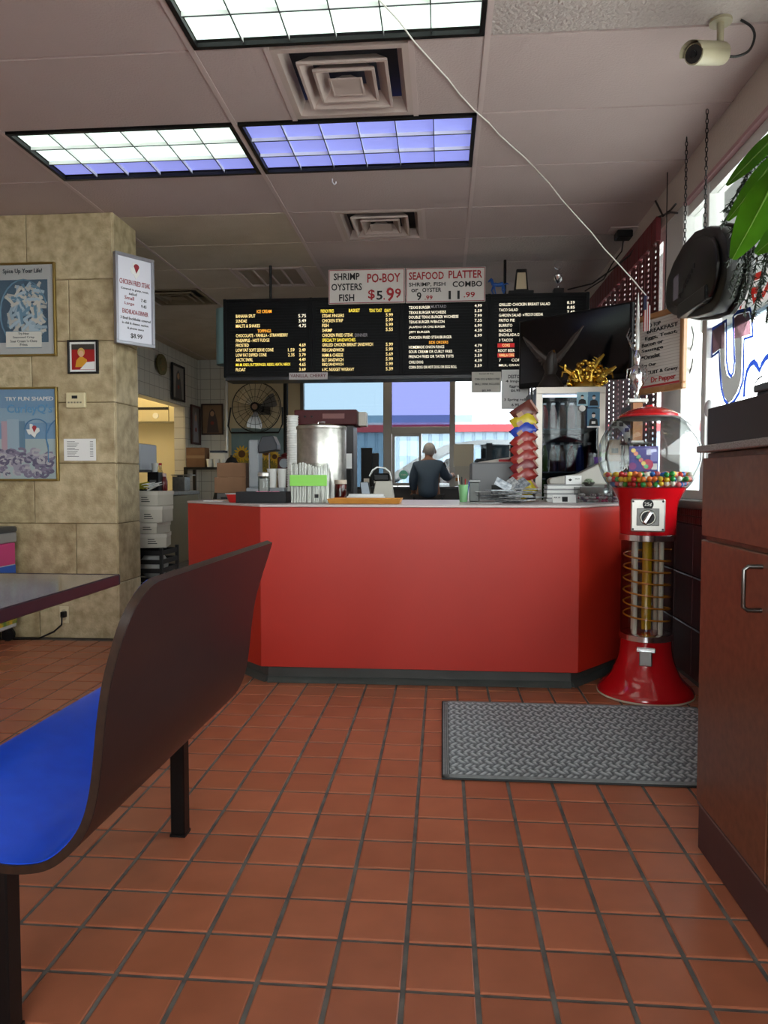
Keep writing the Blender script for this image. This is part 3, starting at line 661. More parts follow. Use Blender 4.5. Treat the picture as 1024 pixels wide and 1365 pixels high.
# ------------------------------------------------------------------ table at left
tb = thing('dining_table', 'grey laminate dining table with dark rounded edge beside the blue bench', 'table', (-1.62, 1.9, 0))
TT = mat('grey_table_top', (120,112,112), .10, noise=(9,6,.8), col2=(96,90,92))
B(-.435,.435,-.65,.655,.706,.739).build('table_top', mat('table_core', (60,40,38), .5), tb)
B(-.43,.43,-.645,.65,.739,.7405).build('top_facing', TT, tb)
EDG = mat('dark_edge', (36,20,28), .35)
for a in ((-.44,.44,-.655,-.645),(-.44,.44,.65,.66),(-.44,-.43,-.645,.65),(.43,.44,-.645,.65)): B(a[0],a[1],a[2],a[3],.702,.742).build('edge_band', EDG, tb, bevel=.004)
MB().cyl((0,0,.02),(0,0,.706),.04,n=16).build('pedestal', BLACK, tb, True); MB().lathe([(.28,0),(.28,.012),(.05,.04),(.04,.05)], 24).build('foot', BLACK, tb, True)

# ------------------------------------------------------------------ menu board
MY = 5.9
mb = thing('menu_board', 'long black hanging menu board with glowing letters above the counter', 'menu board', (0, 0, 0))
MBLK = mat('menu_black', (9,10,13), .55, spec=.2); MRAIL = mat('menu_rail', (15,16,20), .6, spec=.2)
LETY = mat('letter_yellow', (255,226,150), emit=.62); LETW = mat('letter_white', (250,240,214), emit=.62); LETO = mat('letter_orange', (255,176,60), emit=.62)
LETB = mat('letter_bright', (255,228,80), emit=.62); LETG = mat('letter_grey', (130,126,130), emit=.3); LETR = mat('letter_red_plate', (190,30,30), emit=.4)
B(-1.80, 1.16, MY+.02, MY+.20, 1.925, 2.575).build('housing', BLACK, mb, bevel=.006)
cap = MB(); k0 = len(cap.v)
cap.lathe([(.001,0),(.10,0),(.10,.46),(.001,.46)], 20, (-1.80, MY+.11, 2.05)); cap.build('end_cap', mat('teal_end_cap', (120,150,150), .4), mb, True)
MB().prism([(MY-.02,1.905),(MY+.2,1.905),(MY+.2,1.93),(MY+.02,1.955),(MY-.02,1.93)], -1.79, 1.16, 'x').build('light_trough', mat('trough_dark', (30,31,36), .4), mb)
PX4 = [(-1.785,-1.085), (-1.07,-.345), (-.33,.362), (.377,1.13)]
panels = []
for x0, x1 in PX4:
    p = B(x0, x1, MY+.006, MY+.02, 1.955, 2.545).build('menu_panel', MBLK, mb); panels.append(p)
    for k in range(25):
        z = 1.975+k*.0228; B(x0+.03, x1-.03, MY+.0035, MY+.006, z, z+.003).build('letter_rail', MRAIL, p)
    for a in ((x0,x1,2.545,2.57),(x0,x1,1.93,1.955)): B(a[0],a[1],MY-.004,MY+.02,a[2],a[3]).build('panel_frame', MBLK, p, bevel=.002)
for x in (-1.795, -1.0775, -.3375, .3695, 1.14): B(x-.012, x+.012, MY-.006, MY+.02, 1.93, 2.572).build('divider', MBLK, mb, bevel=.002)
def ml(pi, s, ox, x0, x1, y, body, m, h=13.5):
    p0 = atY(ox+x0/s, 340+y/s, MY); w = (x1-x0)/s*MY/FPX*1.01; hh = h/3.657*MY/FPX*1.15
    lettering(body, (p0.x, MY+.0032, p0.z-hh/2), w, hh, m, panels[pi], name='menu_line', bold=.004, ext=.001)
s1 = 3.657; s2 = 3.103
for x0, x1, y, t_, m in [(228,300,275,'ICE CREAM',LETO),(126,222,298,'BANANA SPLIT',LETY),(430,468,296,'5.75',LETW),(126,180,322,'SUNDAE',LETY),(432,468,320,'3.49',LETW),(126,245,346,'MALTS & SHAKES',LETY),(432,468,344,'4.75',LETW),
    (232,298,370,'TOPPINGS',LETO),(126,383,393,'CHOCOLATE - VANILLA - STRAWBERRY',LETY),(126,292,417,'PINEAPPLE - HOT FUDGE',LETY),(126,190,440,'FROSTED',LETY),(434,466,438,'4.69',LETY),(126,312,464,'LOW FAT SOFT SERVE CONE',LETY),(380,412,462,'1.59',LETY),(434,466,462,'2.49',LETY),
    (126,278,488,'LOW FAT DIPPED CONE',LETY),(380,412,486,'2.35',LETY),(434,466,486,'3.79',LETY),(126,210,511,'ARCTIC SWIRL',LETY),(434,466,509,'4.49',LETY),(126,395,536,'M & M, OREO, BUTTERFINGER, REESES, HEATH, NERDS',LETB),(434,466,533,'4.65',LETY),(126,174,559,'FLOAT',LETY),(434,466,557,'3.69',LETY)]: ml(0, s1, 280, x0, x1, y, t_, m)
for x0, x1, y, t_, m in [(540,603,273,'FRENCH FRIES',LETB),(677,730,270,'BASKET',LETB),(776,837,270,'TEXAS TOAST',LETB),(850,880,270,'GRAVY',LETB),(547,653,296,'STEAK FINGERS',LETY),(547,648,320,'CHICKEN STRIP',LETY),(547,578,343,'FISH',LETY),(547,595,367,'SHRIMP',LETY),
    (547,697,391,'CHICKEN FRIED STEAK',LETY),(706,768,390,'DINNER',LETG),(547,708,415,'SPECIALTY SANDWICHES',LETB),(547,793,438,'GRILLED CHICKEN BREAST SANDWICH',LETY),(547,652,463,'FISH SANDWICH',LETY),(547,648,488,'HAM & CHEESE',LETY),(547,650,511,'BLT SANDWICH',LETY),(547,650,534,'BBQ SANDWICH',LETY),(547,702,558,'6 PC. NUGGET W/GRAVY',LETY)]: ml(1, s1, 280, x0, x1, y, t_, m)
for y, t_ in ((291,'5.99'),(315,'5.99'),(338,'5.99'),(362,'5.55'),(435,'5.99'),(458,'5.99'),(482,'5.69'),(506,'5.99'),(530,'5.99'),(554,'5.39')): ml(1, s1, 280, 857, 891, y, t_, LETY)
for x0, x1, y, t_, m in [(47,133,217,'TEXAS BURGER',LETW),(138,200,213,'MUSTARD',LETG),(47,197,238,'TEXAS BURGER W/CHEESE',LETW),(47,247,257,'DOUBLE TEXAS BURGER W/CHEESE',LETW),(47,191,277,'TEXAS BURGER W/BACON',LETW),(47,193,299,'JALAPENO OR CHILI BURGER',LETW),(47,132,320,'JIFFY BURGER',LETW),(47,220,341,'CHICKEN FRIED STEAKBURGER',LETW),
    (130,208,361,'SIDE ORDERS',LETO),(47,190,381,'HOMEMADE ONION RINGS',LETW),(47,222,400,'SOUR CREAM OR CURLY FRIES',LETW),(47,228,420,'FRENCH FRIES OR TATER TOTS',LETW),(47,105,443,'CHILI DOG',LETW),(47,241,464,'CORN DOG OR HOT DOG OR EGG ROLL',LETW)]: ml(2, s2, 530, x0, x1, y, t_, m, 11.5)
for y, t_ in ((209,'4.99'),(230,'5.59'),(250,'7.99'),(270,'7.35'),(291,'6.99'),(311,'4.39'),(332,'6.99'),(374,'4.79'),(395,'4.29'),(415,'3.59'),(436,'4.39'),(457,'3.59')): ml(2, s2, 530, 319, 348, y, t_, LETW, 11.5)
for x0, x1, y in ((414,484,373),(414,484,414)):
    a = atY(530+x0/s2, 340+(y-8)/s2, MY); b = atY(530+x1/s2, 340+(y+8)/s2, MY); B(a.x, b.x, MY+.0028, MY+.005, b.z, a.z).build('red_plate', LETR, panels[3])
for x0, x1, y, t_, m in [(420,622,205,'GRILLED CHICKEN BREAST SALAD',LETW),(702,732,196,'8.59',LETW),(420,495,227,'TACO SALAD',LETW),(702,732,216,'8.85',LETW),(420,508,249,'GARDEN SALAD',LETW),(518,598,246,'w/ PIECE OF CHEDDAR',LETW),(702,732,235,'7.49',LETW),(420,482,270,'FRITO PIE',LETW),(420,473,291,'BURRITO',LETW),(420,471,312,'NACHOS',LETW),
    (420,540,330,'ENCHILADA DINNER',LETW),(420,475,352,'3 TACOS',LETW),(434,464,373,'COKE',LETY),(417,482,395,'ROOT BEER',LETW),(420,480,414,'VANILLA COKE',LETY),(420,428,435,'7',LETW),(472,530,434,'COFFEE',LETW),(420,560,457,'MILK, ORANGE JUICE',LETW)]: ml(3, s2, 530, x0, x1, y, t_, m, 11.5)
for u in (361, 673):
    p = atY(u, 400, MY+.11); MB().cyl((p.x, MY+.11, 2.57), (p.x, MY+.11, CZ), .012, n=10).build('hanger_rod', DARKM, mb)
# price signs above the menu
SGN = mat('sign_white', (214,208,204), .5)
def sign(label, u0, u1, v0, v1, rows):
    a = atY(u0, v0, MY-.03); b = atY(u1, v1, MY-.03); w = b.x-a.x; h = a.z-b.z
    t = thing('price_sign', label, 'sign', (a.x, MY-.03, b.z)); B(0, w, -.008, .008, 0, h).build('board', SGN, t, bevel=.002)
    for c in ((.004,w-.004,h-.010,h-.004),(.004,w-.004,.004,.010),(.004,.010,.010,h-.010),(w-.010,w-.004,.010,h-.010)): B(c[0],c[1],-.0095,-.008,c[2],c[3]).build('red_border', mat('border_red', (150,70,75), .6), t)
    for x0, x1, y0, y1, body, m in rows: lettering(body, (w*x0, -.0095, h*(1-y1)), w*(x1-x0), h*(y1-y0), m, t, bold=.018)
sign('white sign reading shrimp oysters fish po-boy above the menu', 438, 540, 360, 404, [(.07,.41,.11,.31,'SHRIMP',INK),(.04,.44,.41,.61,'OYSTERS',INK),(.14,.34,.72,.92,'FISH',INK),(.51,.94,.14,.40,'PO-BOY',RED_INK),(.52,.61,.60,.90,'$',RED_INK),(.63,.71,.64,.90,'5',INK),(.72,.74,.85,.90,'.',RED_INK),(.76,.86,.55,.95,'9',RED_INK),(.87,.95,.58,.86,'9',RED_INK)])
sign('white sign reading seafood platter and combo beside the po-boy sign', 541, 647, 358, 402, [(.04,.48,.12,.34,'SEAFOOD',RED_INK),(.54,.96,.10,.32,'PLATTER',RED_INK),(.04,.50,.42,.55,'SHRIMP, FISH',INK),(.07,.16,.60,.70,'or',INK),(.21,.45,.58,.70,'OYSTER',INK),(.59,.96,.41,.57,'COMBO',INK),(.14,.20,.70,.94,'9',INK),(.24,.34,.80,.92,'.99',RED_INK),(.54,.68,.68,.92,'11',INK),(.73,.87,.72,.88,'.99',RED_INK)])
a = atY(385.5, 497, MY-.03); b = atY(436.5, 505.5, MY-.03)
t = thing('flavour_tag', 'small grey strip reading vanilla, cherry under the ice cream menu', 'sign', (a.x, MY-.03, b.z)); w = b.x-a.x; h = a.z-b.z
B(0, w, -.003, .02, 0, h).build('strip', mat('strip_grey', (188,180,180), .6), t); lettering('VANILLA, CHERRY', (.012, -.0035, .012), w-.024, h-.024, mat('maroon_ink', (110,40,50), .6), t)
def sheet_sign(label, u0, u1, v0, v1, y, rows, group=None, m=PAPER):
    a = atY(u0, v0, y); b = atY(u1, v1, y); w = b.x-a.x; h = a.z-b.z
    t = thing('paper_notice', label, 'paper', (a.x, y, b.z)); B(0, w, -.001, .002, 0, h).build('sheet', m, t)
    for x0, x1, y0, y1, body in rows: lettering(body, (w*x0, -.0015, h*(1-y1)), w*(x1-x0), h*(y1-y0), INK, t, bold=.02)
    return t
sheet_sign('cream paper notice taped under the menu, left of the eggroll notice', 629, 668, 496, 523, MY-.035, [(.25,.75,.06,.14,'Served All Day'),(.1,.95,.30,.40,'CORN DOG & FRENCH FRIES'),(.1,.95,.54,.64,'SMALL DRINK INCLUDED'),(.35,.65,.86,.96,'$5.99')], m=mat('cream_paper', (206,202,192), .8))
sheet_sign('white paper notice listing eggrolls and spring rolls under the menu', 669, 704, 493, 545, MY-.04, [(.25,.75,.13,.22,'DESTOP'),(.15,.98,.26,.34,'4 Imperial'),(.3,.78,.39,.47,'Eggrolls'),(.35,.7,.50,.57,'$6.95'),(.1,.98,.73,.81,'3 Spring rolls'),(.38,.66,.86,.93,'6.95')])

# things standing on the menu board
def statue_horse(name, label, cat, loc, s, m, rz=0, flip=1):
    t = thing(name, label, cat, loc, rz); h = MB(); f = flip*.72
    h.tube([(f*.5*s,0,.55*s),(f*.3*s,0,.60*s),(0,0,.57*s),(-f*.3*s,0,.62*s),(-f*.45*s,0,.55*s)], [.07*s,.13*s,.115*s,.14*s,.06*s], 10)
    h.tube([(f*.42*s,0,.60*s),(f*.58*s,0,.80*s),(f*.66*s,0,.92*s)], [.11*s,.075*s,.06*s], 8); h.tube([(f*.62*s,0,.93*s),(f*.76*s,0,.82*s),(f*.83*s,0,.76*s)], [.065*s,.05*s,.035*s], 8)
    for x, x2, x3, y in ((.4,.55,.40,.06),(.36,.30,.22,-.06),(-.4,-.52,-.42,.06),(-.36,-.30,-.44,-.06)): h.tube([(f*x*s,y*s,.52*s),(f*x2*s,y*s,.28*s),(f*x3*s,y*s,.02*s)], [.07*s,.045*s,.035*s], 7)
    h.build('body', m, t, True)
    MB().tube([(-f*.48*s,0,.60*s),(-f*.68*s,0,.66*s),(-f*.88*s,0,.60*s)], [.04*s,.05*s,.012*s], 7).build('tail', m, t, True)
    MB().tube([(f*.40*s,0,.72*s),(f*.52*s,0,.90*s),(f*.62*s,0,.99*s)], [.02*s,.045*s,.02*s], 6).build('mane', m, t, True)
    B(-.5*s,.5*s,-.12*s,.12*s,0,.025*s).build('plinth', m, t)
    return t
p = atY(664, 392, MY+.1); statue_horse('horse_figurine', 'small blue galloping horse figurine on top of the menu board', 'figurine', (p.x, MY+.055, 2.577), .135, mat('blue_glaze', (30,84,160), .3), 0, -1)
p = atY(694, 388, MY+.1); t = thing('desk_ornament', 'cream and black upright desk ornament beside blue horse on menu', 'ornament', (p.x, MY+.09, 2.576))
B(-.10,.10,-.05,.05,0,.03).build('base', BLACK, t, bevel=.004); MB().hexa([(-.055,-.03,.03),(.06,-.03,.03),(.06,.04,.03),(-.055,.04,.03)],[(-.035,-.01,.21),(.045,-.01,.21),(.045,.04,.21),(-.035,.04,.21)]).build('tablet', BLACK, t, bevel=.003)
MB().hexa([(-.04,-.034,.045),(.045,-.034,.045),(.045,-.028,.045),(-.04,-.028,.045)],[(-.028,-.014,.18),(.036,-.014,.18),(.036,-.008,.18),(-.028,-.008,.18)]).build('face_plate', mat('cream_plate', (206,190,160), .5), t)
def trophy(label, loc, prof, base, s=1):
    t = thing('trophy', label, 'trophy', loc)
    B(-base[0], base[0], -base[0], base[0], 0, base[1]).build('base', base[2], t, bevel=.003)
    MB().lathe([(r, z) for r, z in prof], 20).build('cup', CHROME, t, True)
    return t
p = atY(744, 388, MY+.1)
t = trophy('small silver trophy cup with round medallion on the menu board', (p.x, MY+.09, 2.576), [(.03,.04),(.03,.05),(.008,.07),(.008,.09),(.035,.12),(.04,.15),(.03,.165),(.01,.17),(.006,.2)], (.04,.045,BLACK))
MB().cyl((0,-.008,.235),(0,.008,.235),.035,n=20).build('medallion', CHROME, t, True)

# ------------------------------------------------------------------ television, cooler, statues
FXL, FXR, FY = .630, 1.092, 5.0
fr = thing('drinks_cooler', 'glass-door drinks cooler with steel frame behind the counter', 'fridge', ((FXL+FXR)/2, FY, 0))
hw = (FXR-FXL)/2; INN = mat('cooler_inside', (46,54,62), .5); ZF = 1.715
B(-hw, -hw+.03, .04, .6, 0, ZF).build('side_wall', DARKM, fr); B(hw-.03, hw, .04, .6, 0, ZF).build('side_wall', DARKM, fr)
B(-hw+.03, hw-.03, .57, .6, 0, ZF).build('back_wall', INN, fr); B(-hw+.03, hw-.03, .04, .57, ZF-.04, ZF).build('top_wall', DARKM, fr); B(-hw+.03, hw-.03, .04, .57, 0, .3).build('base_box', DARKM, fr)
dr = MB(); fw_ = .045
for q_ in (((-hw,ZF-fw_),(hw,ZF-fw_),(hw,ZF),(-hw,ZF)), ((-hw,.3),(hw,.3),(hw,.3+fw_),(-hw,.3+fw_)), ((-hw,.3+fw_),(-hw+fw_,.3+fw_),(-hw+fw_,ZF-fw_),(-hw,ZF-fw_)), ((hw-fw_,.3+fw_),(hw,.3+fw_),(hw,ZF-fw_),(hw-fw_,ZF-fw_))): dr.prism(q_, 0, .035, 'y')
do = dr.build('door', mat('cooler_steel', (168,160,152), .35, .85), fr, bevel=.002)
B(-hw+fw_, hw-fw_, .014, .02, .3+fw_, ZF-fw_).build('pane', glass('cooler_glass', (190,196,202), .05), do)
shz = [.62, .935, 1.145, 1.44]
for z in shz: B(-hw+.035, hw-.035, .08, .55, z-.008, z).build('shelf', mat('shelf_wire', (96,100,104), .4, .6), fr)
B(-hw+.05, hw-.05, .06, .09, ZF-.06, ZF-.045).build('added_cooler_lamp', mat('added_cooler_lamp', (220,235,255), emit=5), fr)  # glowing strip added to brighten the bottles
cx_ = (FXL+FXR)/2
CANC = [('green soda', (96,130,40)), ('red soda', (160,40,36)), ('blue soda', (40,66,140)), ('brown soda', (96,48,30)), ('dark red soda', (110,28,32)), ('orange soda', (190,96,40))]
def lathe_thing(name, label, cat, loc, prof, m, cap=None, group=None, n=16):
    t = thing(name, label, cat, loc, 0, group); MB().lathe(prof, n).build('body', m, t, True)
    if cap: MB().lathe(cap[0], n).build('cap', cap[1], t, True)
    return t
for si, (z, hgt, names) in enumerate(((.935,.165,[0,0,3,4,1,2]), (1.145,.2,[0,3,3,4,2,4]), (1.44,.18,[1,4,3,4,3,2]))):
    ords = ['leftmost','second','third','fourth','fifth','rightmost']; shn = ['lower','middle','upper'][si]
    for k, ci in enumerate(names):
        nm, col = CANC[ci]; x = cx_-.155+k*.062
        lathe_thing('soda_bottle', '%s bottle, %s on the %s visible cooler shelf' % (nm, ords[k], shn), 'bottle', (x, FY+.14, z+.001), [(.022,0),(.027,.006),(.027,hgt*.5),(.024,hgt*.65),(.011,hgt*.86),(.011,hgt*.93)], mat('soda_'+nm.replace(' ','_'), col, .3), ([(.013,hgt*.92),(.013,hgt),(.004,hgt)], WHITE), 'bottles in the cooler')
# photos and sticker on the cooler door
def on_cooler(u0, u1, v0, v1): a = atY(u0, v0, FY); b = atY(u1, v1, FY); return a.x, b.x, b.z, a.z
for lb, uv, bgc in (('portrait photo at top left of the three on cooler door', (769,783.5,523,541), (150,190,205)), ('photo of a man in black at top right of cooler door', (784,799.5,522.5,543), (70,120,150)), ('lower photo of a man holding a book on cooler door', (783,799.5,544.5,570), (50,100,130))):
    x0, x1, z0, z1 = on_cooler(*uv); t = thing('photo_card', lb, 'photo', ((x0+x1)/2, FY-.002, z0)); w = (x1-x0)/2; h = z1-z0
    B(-w, w, -.001, .0015, 0, h).build('print', mat('photo_bg_%d' % bgc[0], bgc, .4), t)
    MB().prism([(-w*.75,.012),(w*.75,.012),(w*.6,h*.42),(w*.2,h*.5),(-w*.2,h*.5),(-w*.6,h*.42)], -.002, -.001, 'y').build('printed_coat', INK, t)
    MB().prism([(w*.28*math.cos(k*.63), h*.64+h*.13*math.sin(k*.63)) for k in range(10)], -.0022, -.001, 'y').build('printed_face', mat('print_skin', (206,190,180), .5), t)
    MB().prism([(w*.30*math.cos(k*.45), h*.69+h*.12*math.sin(k*.45)) for k in range(8)], -.0024, -.001, 'y').build('printed_hair', INK, t)
    if uv[3] > 560: B(-w*.3, w*.3, -.0026, -.001, h*.2, h*.33).build('printed_book', PAPER, t); B(-w, w, -.0026, -.001, 0, h*.08).build('white_margin', PAPER, t)
x0, x1, z0, z1 = on_cooler(772, 780.5, 540, 548.5); tag(MB().cyl(((x0+x1)/2, FY-.0025, (z0+z1)/2), ((x0+x1)/2, FY-.005, (z0+z1)/2), (x1-x0)/2, n=20).build('round_sticker', PAPER), 'round white sticker below the portrait on cooler door', 'sticker')
# television
a = atY(694, 425, 5.72); b = atY(845, 409, 5.15)
tv = thing('television', 'black flat television standing above the drinks cooler, screen off', 'television', ((a.x+b.x)/2, (a.y+b.y)/2, ZF+.001), math.atan2(b.y-a.y, b.x-a.x))
tw = math.hypot(b.x-a.x, b.y-a.y)/2
B(-tw, tw, -.02, .03, .075, .595).build('casing', BLACK, tv, bevel=.006); B(-tw+.018, tw-.018, -.0215, -.019, .11, .58).build('screen', MIRRORBLK, tv)
B(-.04,.04,0,.025,.01,.10).build('stand_neck', BLACK, tv); B(-.16,.13,-.06,.1,0,.012).build('stand_base', BLACK, tv, bevel=.003)
# eagle
eg = thing('eagle_statue', 'dark bronze eagle statue with raised wings on the drinks cooler', 'statue', (.742, 5.10, ZF+.001))
BRZ = mat('dark_bronze', (36,29,25), .5, noise=(40,3,1.5), col2=(34,28,25)); BRW = mat('bronze_wing', (66,50,42), .55, noise=(50,4,1.5), col2=(44,36,32))
MB().lathe([(.095,0),(.09,.02),(.07,.05),(.05,.08),(.03,.1)], 12).build('rock', BRZ, eg, True)
MB().tube([(-.01,0,.08),(0,0,.13),(.0,-.01,.19),(.005,-.02,.235),(.012,-.05,.25)], [.03,.045,.042,.028,.012], 12).build('body', BRZ, eg, True)
MB().tube([(.01,-.055,.248),(.014,-.078,.235)], [.009,.002], 6).build('beak', GOLD, eg, True)
MB().tube([(-.01,.02,.11),(-.02,.06,.05)], [.03,.04], 8).build('tail', BRZ, eg, True)
for s_, tip, mid in ((1, (.22,.02,.43), (.10,.01,.27)), (-1, (-.19,.02,.36), (-.10,.01,.26))):
    st = Vector((s_*.02,0,.19)); wv = MB()
    for k in range(9):
        f = k/8; root = st.lerp(Vector(mid), f*.9); end = Vector(tip)+Vector((-s_*.02*(8-k)*.9, 0, -.028*(8-k)))
        wv.tube([root, root.lerp(end, .55)+Vector((0,.012,.004*(k%2))), end], [.017,.021,.004], 5)
    wv.tube([st, Vector(mid), Vector(tip)], [.024,.018,.006], 7)
    wv.build('wing', BRW, eg, True)
# gold statue: group of rearing horses
gs = thing('gold_horse_statue', 'gold statue of rearing horses beside the eagle on the cooler', 'statue', (.975, 5.08, ZF+.001))
MB().lathe([(.11,0),(.105,.02),(.08,.05),(.05,.06)], 14).build('rock', GOLD, gs, True)
for k, (x, ang, s_) in enumerate(((-.05,.6,.13),(.0,1.0,.16),(.055,.5,.13))):
    h = MB(); d = Vector((math.cos(ang)*(1 if k else -1), -.1, math.sin(ang)))
    b0 = Vector((x, -.02+.02*k, .06)); h.tube([b0, b0+d*s_*.5, b0+d*s_*.9, b0+d*s_*1.1+Vector((.02,-.01,.015))], [.02,.026,.018,.008], 8)
    for q in (-1, 1): h.tube([b0+d*s_*.6, b0+d*s_*.7+Vector((.04*q,-.02,-.01)), b0+d*s_*.62+Vector((.055*q,-.03,-.04))], [.01,.008,.005], 5); h.tube([b0, b0+Vector((.02*q,0,-.05))], [.014,.008], 5)
    for q in range(4): h.tube([b0+d*s_*(.6+.12*q), b0+d*s_*(.6+.12*q)+Vector((-.03,.01,.02))], [.009,.003], 5)
    h.build('horse', GOLD, gs, True)
gsp = MB(); rg_ = random.Random(4)
for k in range(90):
    a_ = rg_.uniform(0,6.28); f_ = rg_.random()**.6; x_ = .135*f_*math.cos(a_); top_ = .17*(1-(abs(x_)/.15)**1.6)
    gsp.sphere((x_, .05*f_*math.sin(a_)-.02, .015+rg_.random()*top_), rg_.uniform(.012,.022), 7, 5, (rg_.uniform(.6,1.3), .8, rg_.uniform(.6,1.4)))
for k in range(16):
    a_ = k*.8; gsp.tube([(.08*math.cos(a_)*.9, -.06+.03*math.sin(a_), .035), (.11*math.cos(a_), -.07+.03*math.sin(a_), .05+.03*(k%3))], [.012,.004], 5)
gsp.build('spray', GOLD, gs, True)

# ------------------------------------------------------------------ hanging snack bags left of the cooler
BAGC = [('brown', (110,52,40)), ('yellow', (212,190,40)), ('blue', (36,66,180)), ('red', (160,40,32)), ('red', (150,34,36)), ('red', (172,44,34)), ('dark red', (128,28,36)), ('red', (150,40,30)), ('yellow', (214,190,30))]
stp = atY(710, 540, 4.97)
t = thing('clip_strip', 'black strip of clips holding snack bags beside the cooler', 'display strip', (stp.x-.006, 4.97, .962)); B(-.008,.008,-.002,.002,0,.75).build('strip', BLACK, t); B(-.012,.012,.0,.03,.70,.72).build('hook', CHROME, t)
ordn = ['topmost brown', 'upper yellow', 'blue', 'first red', 'second red', 'third red', 'dark red', 'last red', 'lowest yellow']
for k, (cn_, col) in enumerate(BAGC):
    v = 546+k*12.2+(6 if k > 7 else 0); p = atY(698, v+4, 4.93-.006*k); me = MB(); vs = []; n_ = 8; hw_, hh_ = .082, .085
    for sgn in (-1, 1):
        for j in range(n_+1):
            for i in range(n_+1):
                x = -1+2*i/n_; y = -1+2*j/n_; b_ = .02*(1-x**4)*(1-y**4); vs.append((x*hw_*(1-.08*(1-y*y)), sgn*b_, y*hh_/2*1.3))
    N1 = (n_+1)**2; fs = []
    for g in range(2):
        for j in range(n_):
            for i in range(n_):
                q = g*N1+j*(n_+1)+i; fs.append((q, q+1, q+n_+2, q+n_+1))
    rb_ = -.62+random.uniform(-.22,.12); me.add(vs, fs).xf(Matrix.Rotation(rb_, 4, 'Y'))
    t = thing('snack_bag', '%s snack bag on the clip strip beside the cooler' % ordn[k], 'snack bag', (p.x, p.y-.008, p.z), 0, 'hanging snack bags'); me.build('pouch', mat('bag_'+cn_.replace(' ','_'), col, .3, coat=.4), t, True)
    kk = Matrix.Rotation(rb_, 4, 'Y')
    sb_ = MB().box(.076,.088,-.003,.003,-.045,.045).xf(kk); sb_.build('seal', mat('bag_foil', (150,110,96), .4, .3), t)
    sb_ = MB().box(-.05,-.01,-.0205,-.017,-.020,.016).xf(kk); sb_.build('printed_patch', mat('bag_print', (190,150,120), .5), t)

# ------------------------------------------------------------------ on the counter, left to right
Z0 = CT+.001
def cxy(u, y): return atY(u, 650, y).x
def M(y): return y/FPX            # metres per pixel at depth y
SKN = mat('skin', (150,108,86), .6)
t = thing('paper_slips', 'loose paper slips lying at the left end of counter', 'paper', (cxy(288, 4.25), 4.25, Z0)); B(-.07,.05,-.03,.03,0,.004).build('slip', PAPER, t); MB().box(-.02,.08,-.02,.02,.0045,.007).xf(Matrix.Rotation(.3,4,'Z')).build('slip', mat('kraft', (176,140,104), .8), t)
t = thing('red_bowl', 'small red plastic bowl with white rim left of the black tray', 'bowl', (cxy(313, 4.05), 4.05, Z0)); RB = mat('red_plastic', (200,40,36), .4)
MB().lathe([(.03,0),(.034,.004),(.052,.05),(.054,.05),(.049,.047),(.03,.008),(.001,.006)], 24).build('bowl', RB, t, True); MB().lathe([(.052,.046),(.055,.047),(.055,.051),(.051,.051)], 24).build('rim', WHITE, t, True)
t = thing('black_tray', 'black plastic tray on counter holding pink wrapped candies', 'tray', (cxy(353, 4.02), 4.02, Z0)); TB = mat('tray_black', (18,18,22), .45, spec=.3)
wt = 34*M(4.02)
B(-wt,wt,-.09,.09,0,.005).build('floor', TB, t)
for a in ((-wt,wt,-.09,-.084),(-wt,wt,.084,.09),(-wt,-wt+.006,-.084,.084),(wt-.006,wt,-.084,.084)): B(a[0],a[1],a[2],a[3],.005,.062).build('side', TB, t, bevel=.002)
B(-wt+.006,wt-.006,-.084,.084,.045,.05).build('inner_lid', TB, t)
PKC = mat('pink_wrap', (224,130,160), .4)
for k in range(26):
    x = cxy(353,4.02)+random.uniform(-.055,.08); y = 4.02+random.uniform(-.06,.06)
    o = MB().sphere((0,0,.006), .009, 8, 6, (1.4,1,.75)).build('wrapped_candy', PKC, None, True, loc=(x, y, Z0+.0515)); o.rotation_euler = (0,0,random.random()*3)
    tag(o, 'pink wrapped candy lying in the black counter tray', 'candy', 'pink candies in the tray')
lathe_thing('glass_jar', 'clear glass shaker jar with metal lid behind the black tray', 'jar', (cxy(352,4.25), 4.25, Z0), [(.034,0),(.036,.004),(.036,.15),(.034,.155)], glass('jar_glass', (214,218,216), .07), ([(.037,.15),(.037,.168),(.03,.174),(.001,.175)], mat('jar_lid', (196,194,188), .35, .7)))
t = thing('napkin_sheaf', 'grey ribbed napkin stack inside the shaker jar', 'napkins', (cxy(352,4.25), 4.25, Z0+.006)); B(-.022,.022,-.022,.022,0,.13).build('stack', mat('pale_grey', (200,198,194), .7), t)
# straws in a clear bag with green band
st_ = thing('straw_pack', 'clear bag of wrapped straws with bright green label on counter', 'straws', (cxy(414, 3.95), 3.95, Z0))
w_ = 26*M(3.95)
STW = mat('straw_white', (228,228,224), .45)
for i in range(14):
    for j in range(3):
        x = -w_+.012+i*(2*w_-.024)/13+random.uniform(-.002,.002); y = -.03+j*.03; l = .205+random.uniform(-.008,.008)+.012*math.sin(i*.5)
        MB().cyl((x+random.uniform(-.006,.006), y, .004), (x+random.uniform(-.006,.006), y, l), .0055, n=7, cap=True).build('straw', STW, st_)
bagv = MB(); n_ = 40
pr = []
for z, k in ((.001,.86),(.01,.95),(.06,.985),(.12,1.0),(.17,.97),(.205,.93),(.222,.85)): pr.append((z, k))
vs = []; fs = []
for z, k in pr:
    for i in range(n_):
        a_ = 2*math.pi*i/n_; cx2, sy2 = math.cos(a_), math.sin(a_); e = .45
        rr = 1+.03*math.sin(i*2.7+z*90); vs.append((math.copysign(abs(cx2)**e, cx2)*w_*1.04*k*rr, math.copysign(abs(sy2)**e, sy2)*.05*k*rr, z))
